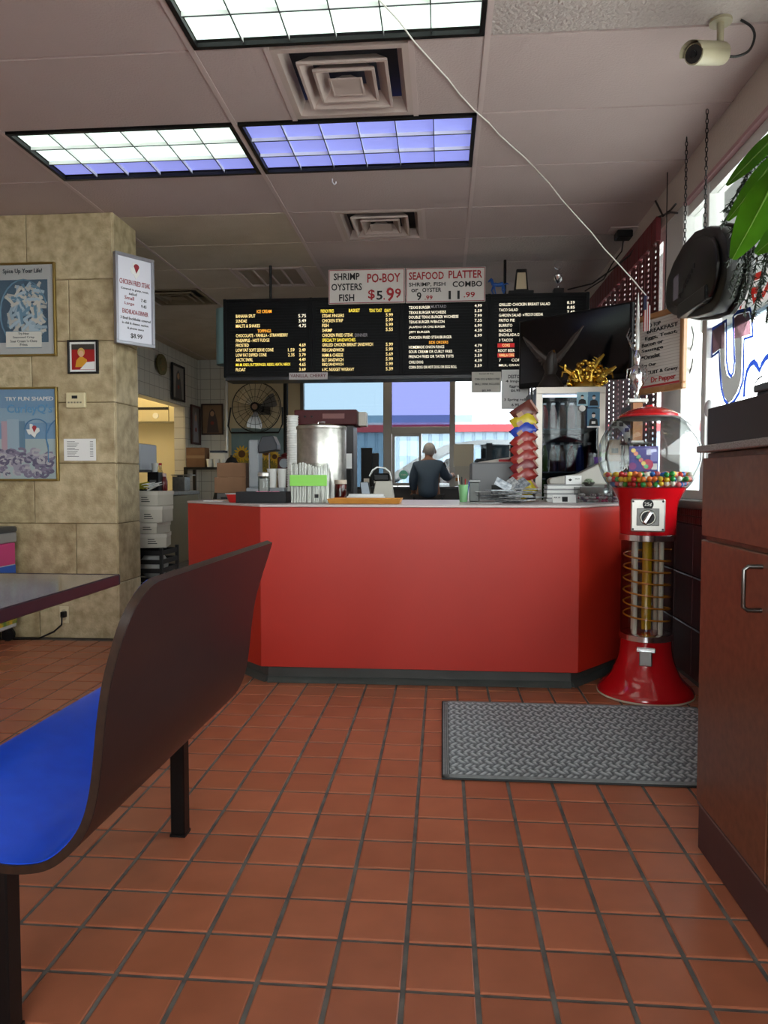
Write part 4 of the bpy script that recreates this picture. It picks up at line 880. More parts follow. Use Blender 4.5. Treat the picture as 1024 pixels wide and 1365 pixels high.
for i in range(len(pr)-1):
    for k in range(n_): fs.append((i*n_+k, i*n_+(k+1)%n_, (i+1)*n_+(k+1)%n_, (i+1)*n_+k))
bagv.add(vs, fs).build('bag', glass('crinkled_film', (236,238,236), .08, .15), st_, True)
B(-w_*.98,w_*.94,-.0535,-.051,.095,.155).build('label_band', mat('green_label', (132,206,80), .45), st_)
B(w_*.3,w_*.5,-.0535,-.051,.03,.05).build('barcode_patch', INK, st_)
# tea urn
ur = thing('tea_urn', 'tall stainless steel tea urn with lid behind the straws', 'urn', (cxy(429,4.42), 4.42, Z0)); r_ = 33*M(4.42)
MB().lathe([(r_*.98,0),(r_,.01),(r_,.435),(r_*.99,.44)], 40).build('body', STEEL, ur, True)
ld = MB().lathe([(r_*1.02,.436),(r_*1.03,.442),(r_*1.03,.452),(r_*.98,.458),(r_*.5,.468),(.001,.47)], 40).build('lid', STEEL, ur, True)
MB().tube([(-.02,0,.466),(-.02,0,.482),(.02,0,.482),(.02,0,.466)], .005, 8).build('lid_knob', CHROME, ld, True)
MB().cyl((0,-r_,.05),(0,-r_-.04,.05),.012,n=10).build('spigot', BLACK, ur, True)
# syrup jar, wooden tray, card reader pile
jr = lathe_thing('preserve_jar', 'jar of dark red preserve with pale lid beside the urn', 'jar', (cxy(454,4.2), 4.2, Z0), [(.034,0),(.036,.004),(.036,.095),(.032,.108)], mat('dark_preserve', (74,18,16), .12), ([(.036,.104),(.037,.106),(.037,.126),(.034,.128),(.001,.128)], mat('pale_lid', (190,176,160), .45)))
MB().lathe([(.0365,.03),(.0365,.08)], 16, cap=False).build('glass_sheen', glass('jar_glass', (214,218,216), .07), jr, True)
t = thing('wooden_tray', 'shallow honey-coloured wooden tray on the counter edge', 'tray', (cxy(488,3.98), 3.98, Z0)); wt = 48*M(3.98); OAK = mat('honey_wood', (206,146,66), .45, noise=(30,4,1.5), col2=(184,122,50))
B(-wt*.94,wt*.94,-.11,.11,0,.006).build('floor', OAK, t)
for s_ in (-1, 1):
    MB().hexa([(-wt*.95,s_*.11,0),(wt*.95,s_*.11,0),(wt*.95,s_*.105,0),(-wt*.95,s_*.105,0)],[(-wt,s_*.13,.026),(wt,s_*.13,.026),(wt,s_*.124,.026),(-wt,s_*.124,.026)]).build('rim', OAK, t)
    MB().hexa([(s_*wt*.95,-.11,0),(s_*wt*.95,.11,0),(s_*wt*.94,.11,0),(s_*wt*.94,-.11,0)],[(s_*wt,-.13,.026),(s_*wt,.13,.026),(s_*wt*.985,.13,.026),(s_*wt*.985,-.13,.026)]).build('rim', OAK, t)
t = thing('order_tray', 'dark tray piled with white order sheets behind wooden tray', 'tray', (cxy(488,4.4), 4.4, Z0)); wt = 27*M(4.4)
B(-wt,wt,-.11,.11,0,.012).build('tray', mat('dark_tray', (52,34,34), .4), t, bevel=.004)
for k in range(6): MB().box(-wt*.85,wt*.85,-.09,.09,.0125+k*.005,.0165+k*.005).xf(Matrix.Rotation(.06*(k-2.5),4,'Z')).build('order_sheet', PAPER, t)
t = thing('card_terminal', 'upright card terminal with grey screen among order sheets', 'terminal', (cxy(489,4.52), 4.52, Z0))
MB().hexa([(-.03,-.03,0),(.03,-.03,0),(.035,.05,0),(-.03,.05,0)],[(-.045,.01,.115),(.01,.01,.115),(.012,.03,.115),(-.045,.03,.115)]).build('stand', BLACK, t, bevel=.003)
MB().hexa([(-.024,-.034,.012),(.028,-.034,.012),(.028,-.028,.012),(-.024,-.028,.012)],[(-.04,.005,.112),(.006,.005,.112),(.006,.011,.112),(-.04,.011,.112)]).build('screen', mat('pale_screen', (150,158,168), .25), t)
# receipt printer with paper curl
t = thing('receipt_printer', 'beige receipt printer with white paper curling over its top', 'printer', (cxy(507,4.62), 4.64, Z0)); BEI = mat('beige_plastic', (176,172,160), .5)
MB().hexa([(-.05,-.05,0),(.09,-.05,0),(.09,.06,0),(-.05,.06,0)],[(-.03,-.03,.12),(.07,-.03,.12),(.07,.06,.12),(-.03,.06,.12)]).build('body', BEI, t, bevel=.005)
c_ = MB(); pts = [(-.07,.15),(-.05,.185),(-.02,.205),(.03,.20),(.06,.175),(.072,.13)]
for (x0,z0),(x1,z1) in zip(pts[:-1],pts[1:]): c_.hexa([(x0,-.04,z0),(x1,-.04,z1),(x1,.04,z1),(x0,.04,z0)],[(x0,-.04,z0+.008),(x1,-.04,z1+.008),(x1,.04,z1+.008),(x0,.04,z0+.008)])
c_.build('paper_curl', PAPER, t); MB().cyl((-.02,0,.12),(-.02,0,.16),.02,n=10).build('spool_post', BLACK, t); B(-.045,.06,-.03,.03,.12,.17).build('cover', BLACK, t, bevel=.01)
# cup of pens, dispenser, papers
def cup(label, u, y, r0, r1, h, m, z=None, cat='cup', name='paper_cup', group=None):
    t = thing(name, label, cat, (cxy(u, y), y, Z0 if z is None else z), 0, group); MB().lathe([(r0,0),(r1,h),(r1*1.06,h),(r1*1.06,h-.006),(r1*.94,h-.004),(r0*.9,.006),(.001,.006)], 20).build('wall', m, t, True); return t
cup('pale green cup holding pens at right of counter', 618, 4.25, .022, .028, .10, mat('pale_green', (120,176,120), .35), name='pen_cup')
for k in range(4):
    x = cxy(618,4.25)+.012*(k-1.5); o = MB().cyl((0,0,0),(.01*(k-1.5),0,.15-.012*k),.0035,n=7).build('pen', [WHITE, INK, RED_INK, mat('blue_pen', (40,60,150), .4)][k], None, loc=(x, 4.25, Z0+.008)); tag(o, '%s pen standing in the green cup' % ['white','black','red','blue'][k], 'pen', 'pens in the green cup')
t = thing('napkin_dispenser', 'dark grey napkin dispenser with white napkins beside the green cup', 'dispenser', (cxy(632,4.3), 4.3, Z0)); B(-.03,.03,-.05,.05,0,.115).build('case', mat('dispenser_grey', (80,82,80), .4, .5), t, bevel=.005); B(-.036,-.03,-.045,.045,.004,.11).build('napkins', PAPER, t); B(-.034,.034,-.055,.055,.115,.128).build('lid', mat('dispenser_lid', (150,152,150), .4, .5), t, bevel=.004)
NEWS = [mat('newsprint_a', (196,196,194), .8, noise=(60,4,.6), col2=(120,122,126)), mat('newsprint_b', (160,164,168), .8, noise=(50,4,.6), col2=(86,90,96)), mat('glossy_leaflet', (206,210,214), .35, noise=(30,3,.5), col2=(120,130,140))]
zz = Z0
for k in range(16):
    u = 640+((k*37) % 62)+4; y = 4.02+.028*((k*5) % 13); r0 = random.uniform(-.5,.5); wq, hq = random.uniform(.06,.09), random.uniform(.05,.085)
    o = B(-wq,wq,-hq,hq,0,.0045).build('leaflet', NEWS[k % 3], None, loc=(cxy(u,y), y, zz+.0048*k)); o.rotation_euler = (0,0,r0)
    tag(o, ['grey newsprint sheet in the loose pile on the counter', 'dark printed sheet in the loose pile on the counter', 'glossy pale leaflet in the loose pile on the counter'][k % 3], 'leaflet', 'loose pile of leaflets')
for k, (u, tilt) in enumerate(((668,.5),(684,-.6),(700,-.45))):
    o = B(-.05,.05,-.001,.001,0,.075).build('folded_flyer', NEWS[(k+2) % 3], None, loc=(cxy(u,4.3), 4.25+.04*k, Z0+.08)); o.rotation_euler = (-.9, tilt, .2*k); tag(o, 'folded flyer leaning on leaflet pile, %s of three' % ['leftmost','middle','rightmost'][k], 'flyer', 'folded flyers on the pile')
t = thing('white_cups', 'short stack of white foam cups by the snack bags', 'cups', (cxy(688,4.55), 4.55, Z0+.001))
for k in range(4): MB().lathe([(.03,.012*k),(.045,.012*k+.075),(.048,.012*k+.075),(.048,.012*k+.069),(.044,.012*k+.069)], 18).build('cup', WHITE, t, True)

# right end of the counter
t = thing('sheet_stack', 'tall stack of white takeout menus behind the candy case', 'paper stack', (cxy(750,4.34), 4.34, Z0)); wt = 22*M(4.34)
for k in range(12): B(-wt+random.uniform(-.003,.003),wt+random.uniform(-.003,.003),-.07,.07,k*.0085,k*.0085+.0075).build('menu_bundle', [PAPER, mat('grey_bundle', (150,150,152), .7)][k % 3 == 2], t)
t = thing('sloped_cover', 'pale grey wedge-shaped display cover above the menu stack', 'cover', (cxy(770,4.5), 4.54, Z0))
sg = [(-.17,.10),(-.175,.125),(-.16,.14),(.0,.165),(.10,.215),(.17,.25),(.175,.10)]
MB().prism(sg, -.07, .05, 'y').build('shell', mat('warm_grey_plastic', (176,172,164), .5), t, bevel=.008, seg=2)
B(-.14,.16,-.05,.04,0,.10).build('foot_box', mat('foot_grey', (128,126,122), .6), t)
t = thing('business_cards', 'white business card stack with black diamond mark', 'cards', (cxy(764,4.3), 4.30, Z0+.103)); B(-.045,.045,-.02,.02,0,.05).build('card_block', PAPER, t); MB().prism([(-.032,.025),(-.02,.017),(-.008,.025),(-.02,.033)], -.0205, -.02, 'y').build('printed_diamond', INK, t); lettering('DALLAS', (.008,-.0205,.028), .026, .007, INK, t)
t = thing('notice_card', 'white card with black square print in front of menu stack', 'card', (cxy(753,4.1), 4.12, Z0)); wt = 15*M(4.12); MB().hexa([(-wt,-.015,0),(wt,-.015,0),(wt,.02,0),(-wt,.02,0)],[(-wt,0,.045),(wt,0,.045),(wt,.005,.045),(-wt,.005,.045)]).build('card', PAPER, t)
B(-.012,.018,-.0135,-.006,.006,.034).build('printed_square', INK, t); lettering('ASK US', (-wt+.006,-.0135,.026), .035, .008, INK, t)
t = thing('candy_case', 'clear acrylic candy case full of wrapped sweets at counter end', 'candy case', (cxy(798,4.12), 4.12, Z0)); wt = 29*M(4.12)
for a in ((-wt,wt,-.06,-.057,0,.085),(-wt,wt,.057,.06,0,.085),(-wt,-wt+.003,-.057,.057,0,.085),(wt-.003,wt,-.057,.057,0,.085),(.065,.068,-.057,.057,0,.085)): B(*a).build('acrylic_side', ACRYL, t)
B(-wt,wt,-.062,.062,.085,.089).build('lid', ACRYL, t); B(-wt+.004,wt-.004,-.056,.056,.0005,.004).build('floor', PAPER, t)
SW = [mat('sweet_pink', (206,90,130), .35), mat('sweet_silver', (176,172,172), .3, .5), mat('sweet_mauve', (126,110,130), .4), mat('sweet_white', (214,206,206), .4)]
swm = [MB().sphere((0,0,0), .010, 8, 6, (1.35,.9,.7)).mesh('sweet', m_, True) for m_ in SW]
for k in range(96):
    ci = (0 if k % 3 == 0 and k < 60 else random.choice([1,2,3])); l_ = k//40
    o = link('wrapped_sweet', swm[ci], None, (cxy(798,4.12)+random.uniform(-wt+.016,wt-.016), 4.12+random.uniform(-.045,.045), Z0+.012+.0165*l_)); o.rotation_euler = (0,random.uniform(-.4,.4),random.random()*3)
    tag(o, '%s wrapped sweet inside the clear candy case' % ['pink','silver','mauve','white'][ci], 'sweet', 'sweets in the candy case')
t = thing('succulent_bowl', 'small bowl of grey-green succulent beside business cards', 'plant', (cxy(785,4.27), 4.27, Z0+.091)); 
B(-.05,.05,-.03,.03,-.088,-.001).build('riser', mat('riser_grey', (140,138,136), .6), t)
MB().lathe([(.02,0),(.036,.022),(.034,.024),(.001,.016)], 18).build('bowl', mat('bowl_dark', (60,58,54), .4), t, True)
for k in range(18):
    a_ = k*2.4; r = .010+.0016*k; MB().sphere((r*math.cos(a_)*.8, r*math.sin(a_)*.8, .028+.010*math.cos(k*.16)), .009, 7, 5, (1,1,.8)).build('rosette_leaf', mat('succulent', (120,132,108), .6), t, True)
t = thing('flower_vase', 'purple cup of trailing green sprigs with red bloom near globe', 'plant', (cxy(797,4.62), 4.62, Z0)); 
MB().cyl((0,0,0),(0,0,.19),.02,n=10).build('riser', mat('dark_green', (50,70,50), .6), t); MB().lathe([(.018,.19),(.028,.27),(.026,.27),(.001,.2)], 16).build('cup', mat('purple_glass', (120,84,170), .2), t, True)
for k in range(9):
    a_ = k*.7; e = Vector((.05*math.cos(a_)+.06, -.03*math.sin(a_), .30-.03*(k%4))); sg_ = MB().tube([(0,0,.25), e*.6+Vector((0,0,.13)), e], [.003,.002,.0015], 5).build('sprig', LEAF, t)
    for q in range(3): MB().sphere(tuple(e*(.75+.12*q)+Vector((0,0,.07*(2-q)*.4))), .009, 6, 4, (1.3,.6,.8)).build('leaf', LEAF, sg_, True)
MB().sphere((.115,-.05,.15), .014, 8, 6).build('bloom', mat('bloom_red', (190,24,36), .5), t, True)
MB().tube([(0,0,.25),(.09,-.03,.20),(.115,-.05,.15)], .002, 5).build('stem', mat('dark_green', (50,70,50), .6), t)
tag(B(-.014,.014,-.012,.012,0,.06).build('red_lighter_box', RB, None, bevel=.003, loc=(cxy(822,4.2), 4.2, Z0)), 'small red carton between candy case and globe', 'box')
tag(MB().lathe([(.02,0),(.03,.03),(.028,.07),(.012,.09),(.001,.092)],14).build('lemon_bottle', mat('lemon', (226,196,40), .4), None, True, loc=(1.03, 4.24, Z0)), 'yellow squeeze bottle behind gumball machine neck', 'bottle')

# trophy on its stand, checkered ornament, brown box by the window
stn = thing('trophy_stand', 'black wire stand carrying the tall trophy by the window', 'stand', (1.136, 4.38, Z0))
B(-.075,.075,-.08,.08,.335,.345).build('top', BLACK, stn)
for x in (-.06,.05):
    for y in (-.075,.075): MB().cyl((x,y,0),(x,y,.336),.005,n=8).build('leg', BLACK, stn)
tz = Z0+.346
t = thing('trophy', 'tall silver trophy with wooden column and spire by the red blind', 'trophy', (1.136, 4.38, tz)); TWD = mat('trophy_wood', (170,112,66), .4, noise=(30,3,1.5), col2=(140,90,50)); MARB = mat('marble_white', (220,218,214), .3)
B(-.035,.035,-.035,.035,0,.012).build('foot', MARB, t); B(-.028,.028,-.028,.028,.012,.235).build('column', TWD, t, bevel=.002); B(-.055,.055,-.045,.045,.235,.255).build('shelf', MARB, t, bevel=.003)
MB().lathe([(.02,.255),(.012,.28),(.016,.31),(.04,.34),(.046,.40),(.036,.44),(.016,.455),(.02,.47),(.026,.50),(.012,.53),(.006,.56)], 20).build('cup', CHROME, t, True)
for s_ in (-1,1): MB().tube([(s_*.036,0,.35),(s_*.06,0,.38),(s_*.055,0,.43),(s_*.034,0,.435)], .004, 6).build('handle', CHROME, t, True)
for k in range(5): MB().tube([(-.01,0,.53),(-.03-.008*k,0,.545+.02*k),(-.02-.006*k,0,.56+.028*k)], [.006,.005,.002], 5).build('leaf_ornament', CHROME, t, True)
MB().lathe([(.010,.54),(.014,.6),(.009,.75),(.004,.86),(.001,.875)], 10).build('spire', mat('spire_white', (226,226,222), .25, .3), t, True)
t = thing('checkered_ornament', 'black and white checkered horseshoe ornament between cooler and trophy', 'ornament', (1.19, 4.86, Z0-.956))
B(-.07,.07,-.04,.04,0,1.08).build('pillar', mat('dark_pillar', (40,38,40), .6), t); 
CK = mat('check_white', (222,220,214), .4)
MB().tube([(-.055+.0*k+.085*math.cos(1.9-.54*k), 0, 1.30+.15*math.sin(1.9-.54*k)) for k in range(9)], .026, 10).build('ring', CK, t, True)
for k in range(8):
    x, z = -.055+.085*math.cos(1.8-.5*k), 1.30+.15*math.sin(1.8-.5*k)
    MB().box(x-.013,x+.013,-.030,-.022,z-.013,z+.013).build('check', INK, t)
B(-.08,.08,-.05,.05,1.08,1.11).build('foot', BLACK, t, bevel=.005)
MB().sphere((.03,.0,1.50),.06,12,8,(1.1,.6,1)).build('cap_shell', mat('helmet_grey', (90,90,92), .3), t, True)
t = thing('small_carton', 'small brown carton below the trophy column', 'box', (1.04, 4.52, Z0)); B(-.035,.035,-.03,.03,.24,.37).build('carton', CARD, t, bevel=.002); B(-.02,.02,-.0315,-.03,.29,.32).build('print', INK, t); B(-.03,.03,-.028,.028,0,.24).build('riser', mat('riser_grey', (140,138,136), .6), t)

# ------------------------------------------------------------------ machines behind the counter, on a work bench
bk = thing('work_bench', 'steel work bench behind the serving counter', 'bench', (-.715, 5.35, 0))
B(-.685,.685,-.3,.3,.86,.9).build('top', STEEL, bk, bevel=.004); B(-.66,.66,-.28,.28,.4,.42).build('lower_shelf', STEEL, bk)
for x in (-.65,.65):
    for y in (-.27,.27): MB().cyl((x,y,0),(x,y,.86),.02,n=10).build('leg', STEEL, bk)
bk2 = thing('prep_table', 'steel prep table left behind counter under the cartons', 'table', (-1.60, 5.35, 0))
B(-.19,.19,-.3,.3,.86,.9).build('top', STEEL, bk2, bevel=.004); 
for x in (-.17,.17):
    for y in (-.27,.27): MB().cyl((x,y,0),(x,y,.86),.02,n=10).build('leg', STEEL, bk2)
BZ = .901
def by(u, v, y): p = atY(u, v, y); return p.x, p.z
# maroon tea brewer
MAR = mat('maroon_metal', (72,18,22), .45, spec=.3)
xl, zt = by(398, 549, 5.4); xr, zb = by(479, 568, 5.4)
t = thing('tea_brewer', 'maroon and steel tea brewer behind the urn', 'brewer', ((xl+xr)/2, 5.4, BZ)); hw_ = (xr-xl)/2
B(-hw_,hw_,-.16,.16,zb-BZ,zt-BZ).build('head', MAR, t, bevel=.006); B(.0,hw_*.85,-.08,.16,.02,zb-BZ).build('column', mat('brewer_black', (40,38,40), .4), t, bevel=.004); B(-hw_*.9,hw_*.9,-.16,.16,0,.02).build('base', STEEL, t, bevel=.004)
B(-.02,.14,-.163,-.16,zt-BZ-.065,zt-BZ-.03).build('badge', mat('badge_dull', (120,70,66), .4), t)
for k in range(3): MB().cyl((-.2+.05*k,-.162,zt-BZ-.05),(-.2+.05*k,-.168,zt-BZ-.05),.008,n=10).build('switch', BLACK, t)
B(hw_+.002,hw_+.055,-.06,.08,zb-BZ-.0,zt-BZ-.01).build('side_panel', mat('ivory', (196,190,178), .5), t); B(hw_*.55,hw_*.8,-.085,-.08,.27,.38).build('note_card', PAPER, t)
B(hw_*.5,hw_*.78,-.1,-.08,.10,.26).build('drip_panel', BLACK, t)
# cup tower
x, z = by(390, 552, 5.12)
cz = thing('cup_tower', 'tall column of nested white cups left of the urn', 'cups', (x, 5.12, BZ))
for k in range(33): MB().lathe([(.030,.017*k),(.040,.017*k+.10),(.043,.017*k+.10),(.043,.017*k+.094),(.039,.017*k+.09),(.029,.017*k+.01)], 16).build('cup', WHITE, cz, True)
# milkshake mixer, cups, maroon spindle
x, z = by(346, 590, 5.15)
t = thing('shake_mixer', 'pale grey milkshake mixer with dark hooded head', 'mixer', (x, 5.2, BZ)); GRY = mat('mixer_grey', (150,156,160), .4)
B(-.085,.19,-.12,.12,0,.13).build('base', GRY, t, bevel=.008); B(-.085,-.01,-.04,.08,.13,.475).build('column', GRY, t, bevel=.008)
MB().prism([(-.01,.38),(-.01,.43),(.02,.50),(.10,.505),(.13,.44),(.13,.40)], -.06, .06, 'y').build('head', mat('hood_dark', (52,56,62), .4), t, bevel=.006)
MB().cyl((.06,0,.2),(.06,0,.38),.006,n=8).build('spindle', CHROME, t)
x, z = by(371, 610, 5.2); 
t = thing('malt_dispenser', 'dark maroon malt dispenser with round dial by cup tower', 'dispenser', (x+.01, 5.44, BZ)); B(-.06,.07,-.06,.06,0,.36).build('body', MAR, t, bevel=.01); MB().cyl((-.005,-.06,.31),(-.005,-.075,.31),.035,n=18).build('dial', mat('dial_grey', (120,126,132), .3), t, True); MB().sphere((0,0,.37),.045,12,6,(1,1,.5)).build('dome', MAR, t, True)
for k in range(2): cup('white cup on the mixer base, %s one' % ['left','right'][k], 363+13.5*k, 5.13, .026, .036, .135, WHITE, BZ+.131)
# cartons at left
x, z = by(313, 640, 5.3)
for k, (w_, z0, h_, lb) in enumerate(((.118,0,.115,'lower brown carton stacked left of the shake mixer'),(.108,.116,.105,'upper brown carton stacked left of the shake mixer'))):
    t = thing('carton', lb, 'box', (x-.006+.01*k, 5.3, BZ+.09+z0), 0, 'brown cartons'); B(-w_,w_,-.1,.1,0,h_).build('box', CARD, t, bevel=.002); B(-.015,.015,-.101,.1,h_-.001,h_+.001).build('tape', mat('tape', (160,128,96), .4), t)
t = thing('carton_riser', 'low grey crate beneath the stacked brown cartons', 'crate', (x, 5.3, BZ)); B(-.11,.11,-.09,.09,0,.089).build('crate', mat('crate_grey', (90,88,86), .6), t, bevel=.003); B(-.08,.08,-.091,-.09,.03,.06).build('grip', BLACK, t)
# printer box and monitor right, on second bench
bk3 = thing('side_bench', 'low steel bench left of the drinks cooler', 'bench', (.28, 5.15, 0)); B(-.29,.32,-.25,.25,.86,.9).build('top', STEEL, bk3, bevel=.004)
for x in (-.27,.29):
    for y in (-.22,.22): MB().cyl((x,y,0),(x,y,.86),.02,n=10).build('leg', STEEL, bk3)
x0, z1 = by(627, 617, 5.1); x1, z0 = by(688, 650, 5.1)
t = thing('office_printer', 'grey office printer behind the leaflet pile', 'printer', ((x0+x1)/2, 5.1, BZ)); w_ = (x1-x0)/2
B(-w_,w_,-.14,.14,.0,z1-BZ).build('case', mat('printer_grey', (118,118,120), .5), t, bevel=.01); B(-.02,w_*.75,-.144,-.14,.07,.15).build('paper_slot', BLACK, t)
o = thing('magazine', 'magazine with red spine lying on the grey printer', 'magazine', ((x0+x1)/2+.02, 5.1, z1+.001), .1); MB().hexa([(-.12,-.1,0),(.13,-.1,0),(.13,.1,0),(-.12,.1,0)],[(-.11,-.1,.006),(.13,-.1,.045),(.13,.1,.045),(-.11,.1,.006)]).build('pages', mat('mag_page', (170,160,150), .5), o); B(.0,.13,-.103,-.1,.004,.02).build('spine', RED_INK, o)
x, z = by(688, 600, 5.02)
t = thing('small_monitor', 'small monitor seen edge-on beside the snack bags', 'monitor', (x+.03, 5.33, z1-.02), -.3); B(-.04,.05,-.01,.015,.0,.15).build('case', DARKM, t, bevel=.004); B(-.046,-.04,-.012,.015,.0,.15).build('white_edge', WHITE, t); B(-.02,.02,0,.05,z1-.02-BZ>0 and -(z1-.02-BZ)+.001,.0).build('arm', BLACK, t)

# ------------------------------------------------------------------ back wall things
xa, za = by(605, 592, 10.5); xb, zb = by(633, 648, 10.5)
t = thing('window_notice', 'yellowed paper sheets taped to the drive-through window', 'paper', (xa, 10.56, zb)); w_ = xb-xa; h_ = za-zb
B(0,w_*.95,0,.004,h_*.46,h_).build('sheet', mat('old_paper', (188,184,170), .8), t); B(.02,w_*.8,-.003,.001,0,h_*.48).build('sheet', mat('old_paper_b', (176,176,170), .8), t); B(w_*.1,w_*.3,-.005,-.003,h_*.12,h_*.2).build('orange_print', mat('orange_print', (170,110,50), .7), t)
pf = atY(342, 543, 10.1)
fn = thing('wall_fan', 'large black wire-cage fan mounted on the back wall', 'fan', (pf.x, 10.1, pf.z-.36)); rf = 33.5*M(10.1)
WIRE = mat('fan_wire', (34,34,36), .4, .5)
for r, y in ((rf,0),(rf*.97,-.05),(rf*.7,-.075),(rf*.4,-.085)):
    MB().tube([(r*math.cos(2*math.pi*k/40), y, .36+r*math.sin(2*math.pi*k/40)) for k in range(41)], .007 if r == rf else .003, 6).build('cage_ring', WIRE, fn, True)
for k in range(24):
    a_ = 2*math.pi*k/24; c, s_ = math.cos(a_), math.sin(a_); MB().tube([(.06*c,-.09,.36+.06*s_),(rf*.7*c,-.075,.36+rf*.7*s_),(rf*.97*c,-.05,.36+rf*.97*s_),(rf*c,0,.36+rf*s_)], .003, 5).build('cage_wire', WIRE, fn)
MB().cyl((0,-.1,.36),(0,.12,.36),.065,n=20).build('motor', BLACK, fn, True); MB().cyl((0,-.103,.36),(0,-.1,.36),.04,n=16).build('badge', mat('badge_dull2', (140,110,90), .4), fn)
for k in range(3):
    a_ = k*2.094+.4; bl_ = MB(); vs = []
    for i in range(7):
        r = .07+(rf*.88-.07)*i/6; w_ = .20+.22*math.sin(i/6*2.6)
        for q in (-1,1): vs.append((r*math.cos(a_+q*w_), q*.035, .36+r*math.sin(a_+q*w_)))
    for q in range(2): vs += [(x, y+.003, z) for x, y, z in vs[:14]] if q == 0 else []
    fs = [(2*i,2*i+1,2*i+3,2*i+2) for i in range(6)]+[(14+2*i,14+2*i+2,14+2*i+3,14+2*i+1) for i in range(6)]
    bl_.add(vs, fs).build('blade', mat('blade_alu', (150,150,150), .35, .8), fn, True)
MB().tube([(-rf-.02,0,.36),(-rf-.06,.0,.10),(-rf-.02,0,.005),(rf*.9,0,.005),(rf+.02,0,.12),(rf+.02,0,.36)], .012, 8).build('yoke', WIRE, fn, True)
B(-.08,.08,.1,.5,.30,.42).build('wall_bracket', BLACK, fn)
# sunflower picture
a = atY(308, 571, 10.55); b = atY(379, 634, 10.55); w_ = b.x-a.x; h_ = a.z-b.z
t = thing('sunflower_picture', 'canvas picture of yellow sunflowers under a teal sky', 'picture', (a.x, 10.56, b.z)); B(0,w_,0,.03,0,h_).build('canvas', mat('teal_sky', (84,116,130), .7, noise=(4,4,1.5), col2=(132,150,150)), t)
B(0,w_,-.004,0,0,h_*.36).build('painted_field', mat('field_green', (92,96,40), .7, noise=(40,4,.8), col2=(170,140,40)), t)
YP = mat('petal_yellow', (222,176,40), .6)
for k, (x, z, r) in enumerate(((.20,.46,.13),(.06,.34,.08),(.36,.40,.08),(.66,.50,.13),(.82,.40,.09),(.92,.28,.08),(.5,.32,.08))):
    fl_ = MB()
    for q in range(14):
        a_ = q*2*math.pi/14; c, s_ = math.cos(a_), math.sin(a_); X, Z_ = x*w_, z*h_
        fl_.prism([(X+r*.3*math.cos(a_-.3),Z_+r*.3*math.sin(a_-.3)),(X+r*.75*math.cos(a_-.16),Z_+r*.75*math.sin(a_-.16)),(X+r*c,Z_+r*s_),(X+r*.75*math.cos(a_+.16),Z_+r*.75*math.sin(a_+.16)),(X+r*.3*math.cos(a_+.3),Z_+r*.3*math.sin(a_+.3))], -.008, -.004, 'y')
    f_ = fl_.build('painted_petals', YP, t); MB().cyl((x*w_,-.010,z*h_),(x*w_,-.006,z*h_),r*.42,n=16).build('painted_centre', mat('flower_brown', (96,60,24), .7), f_)
# pictures
def picture(label, a, b, axis, fm, im, fw=.03, extra=None):
    """a upper-left, b lower-right points on a wall; axis 'y' faces -Y, 'x' faces +X"""
    if axis == 'y':
        w, h = b.x-a.x, a.z-b.z; t = thing('framed_picture', label, 'picture', (a.x, a.y, b.z))
    else:
        w, h = b.y-a.y, a.z-b.z; t = thing('framed_picture', label, 'picture', (a.x, a.y, b.z), math.pi/2)
    f = MB()
    for c in ((0,w,0,fw),(0,w,h-fw,h),(0,fw,fw,h-fw),(w-fw,w,fw,h-fw)): f.box(c[0],c[1],-.02,.005,c[2],c[3])
    f.build('frame', fm, t, bevel=.002); B(fw,w-fw,-.006,.004,fw,h-fw).build('print', im, t)
    if extra: extra(t, w, h)
    return t
def saint(robe, skin):
    def f(t, w, h):
        MB().prism([(w*.25,.03),(w*.8,.03),(w*.72,h*.45),(w*.62,h*.75),(w*.5,h*.85),(w*.38,h*.75),(w*.3,h*.45)], -.008, -.006, 'y').build('painted_robe', mat('robe_%d' % robe[0], robe, .7), t)
        MB().prism([(w*.5+w*.09*math.cos(k*.63), h*.68+h*.09*math.sin(k*.63)) for k in range(10)], -.010, -.006, 'y').build('painted_face', mat('painted_skin', skin, .7), t)
        MB().prism([(w*.5+w*.08*math.cos(k*.63), h*.38+h*.06*math.sin(k*.63)) for k in range(10)], -.010, -.006, 'y').build('painted_heart', mat('painted_heart', (140,60,50), .7), t)
    return f
picture('picture of a veiled woman on the white tiled back wall', atY(268.5,538.5,10.575), atY(298,579.5,10.575), 'y', mat('thin_dark_frame', (54,34,26), .5), mat('sepia_print', (150,120,92), .6, noise=(5,4,1.2), col2=(120,92,68)), .02, saint((78,64,62), (190,150,120)))
p0 = atX(254,539,-3.625); p1 = atX(266.5,580,-3.625)
picture('small framed picture of a robed figure near the corner', Vector((-3.625,p0.y,p0.z)), Vector((-3.625,p1.y,p1.z-.15)), 'x', mat('redbrown_frame', (66,34,30), .5), mat('blue_print', (90,96,104), .6, noise=(6,4,1.2), col2=(130,120,110)), .03, saint((150,150,160), (170,130,110)))
p0 = atX(230,472,-3.625); p1 = atX(248,512,-3.625)
picture('black framed portrait above the kitchen opening', Vector((-3.625,p0.y-.05,2.66)), Vector((-3.625,p0.y+.42,2.17)), 'x', BLACK, mat('mat_grey', (150,146,142), .7), .03, saint((84,82,86), (120,110,104)))
p0 = atX(214.5,486,-3.63)
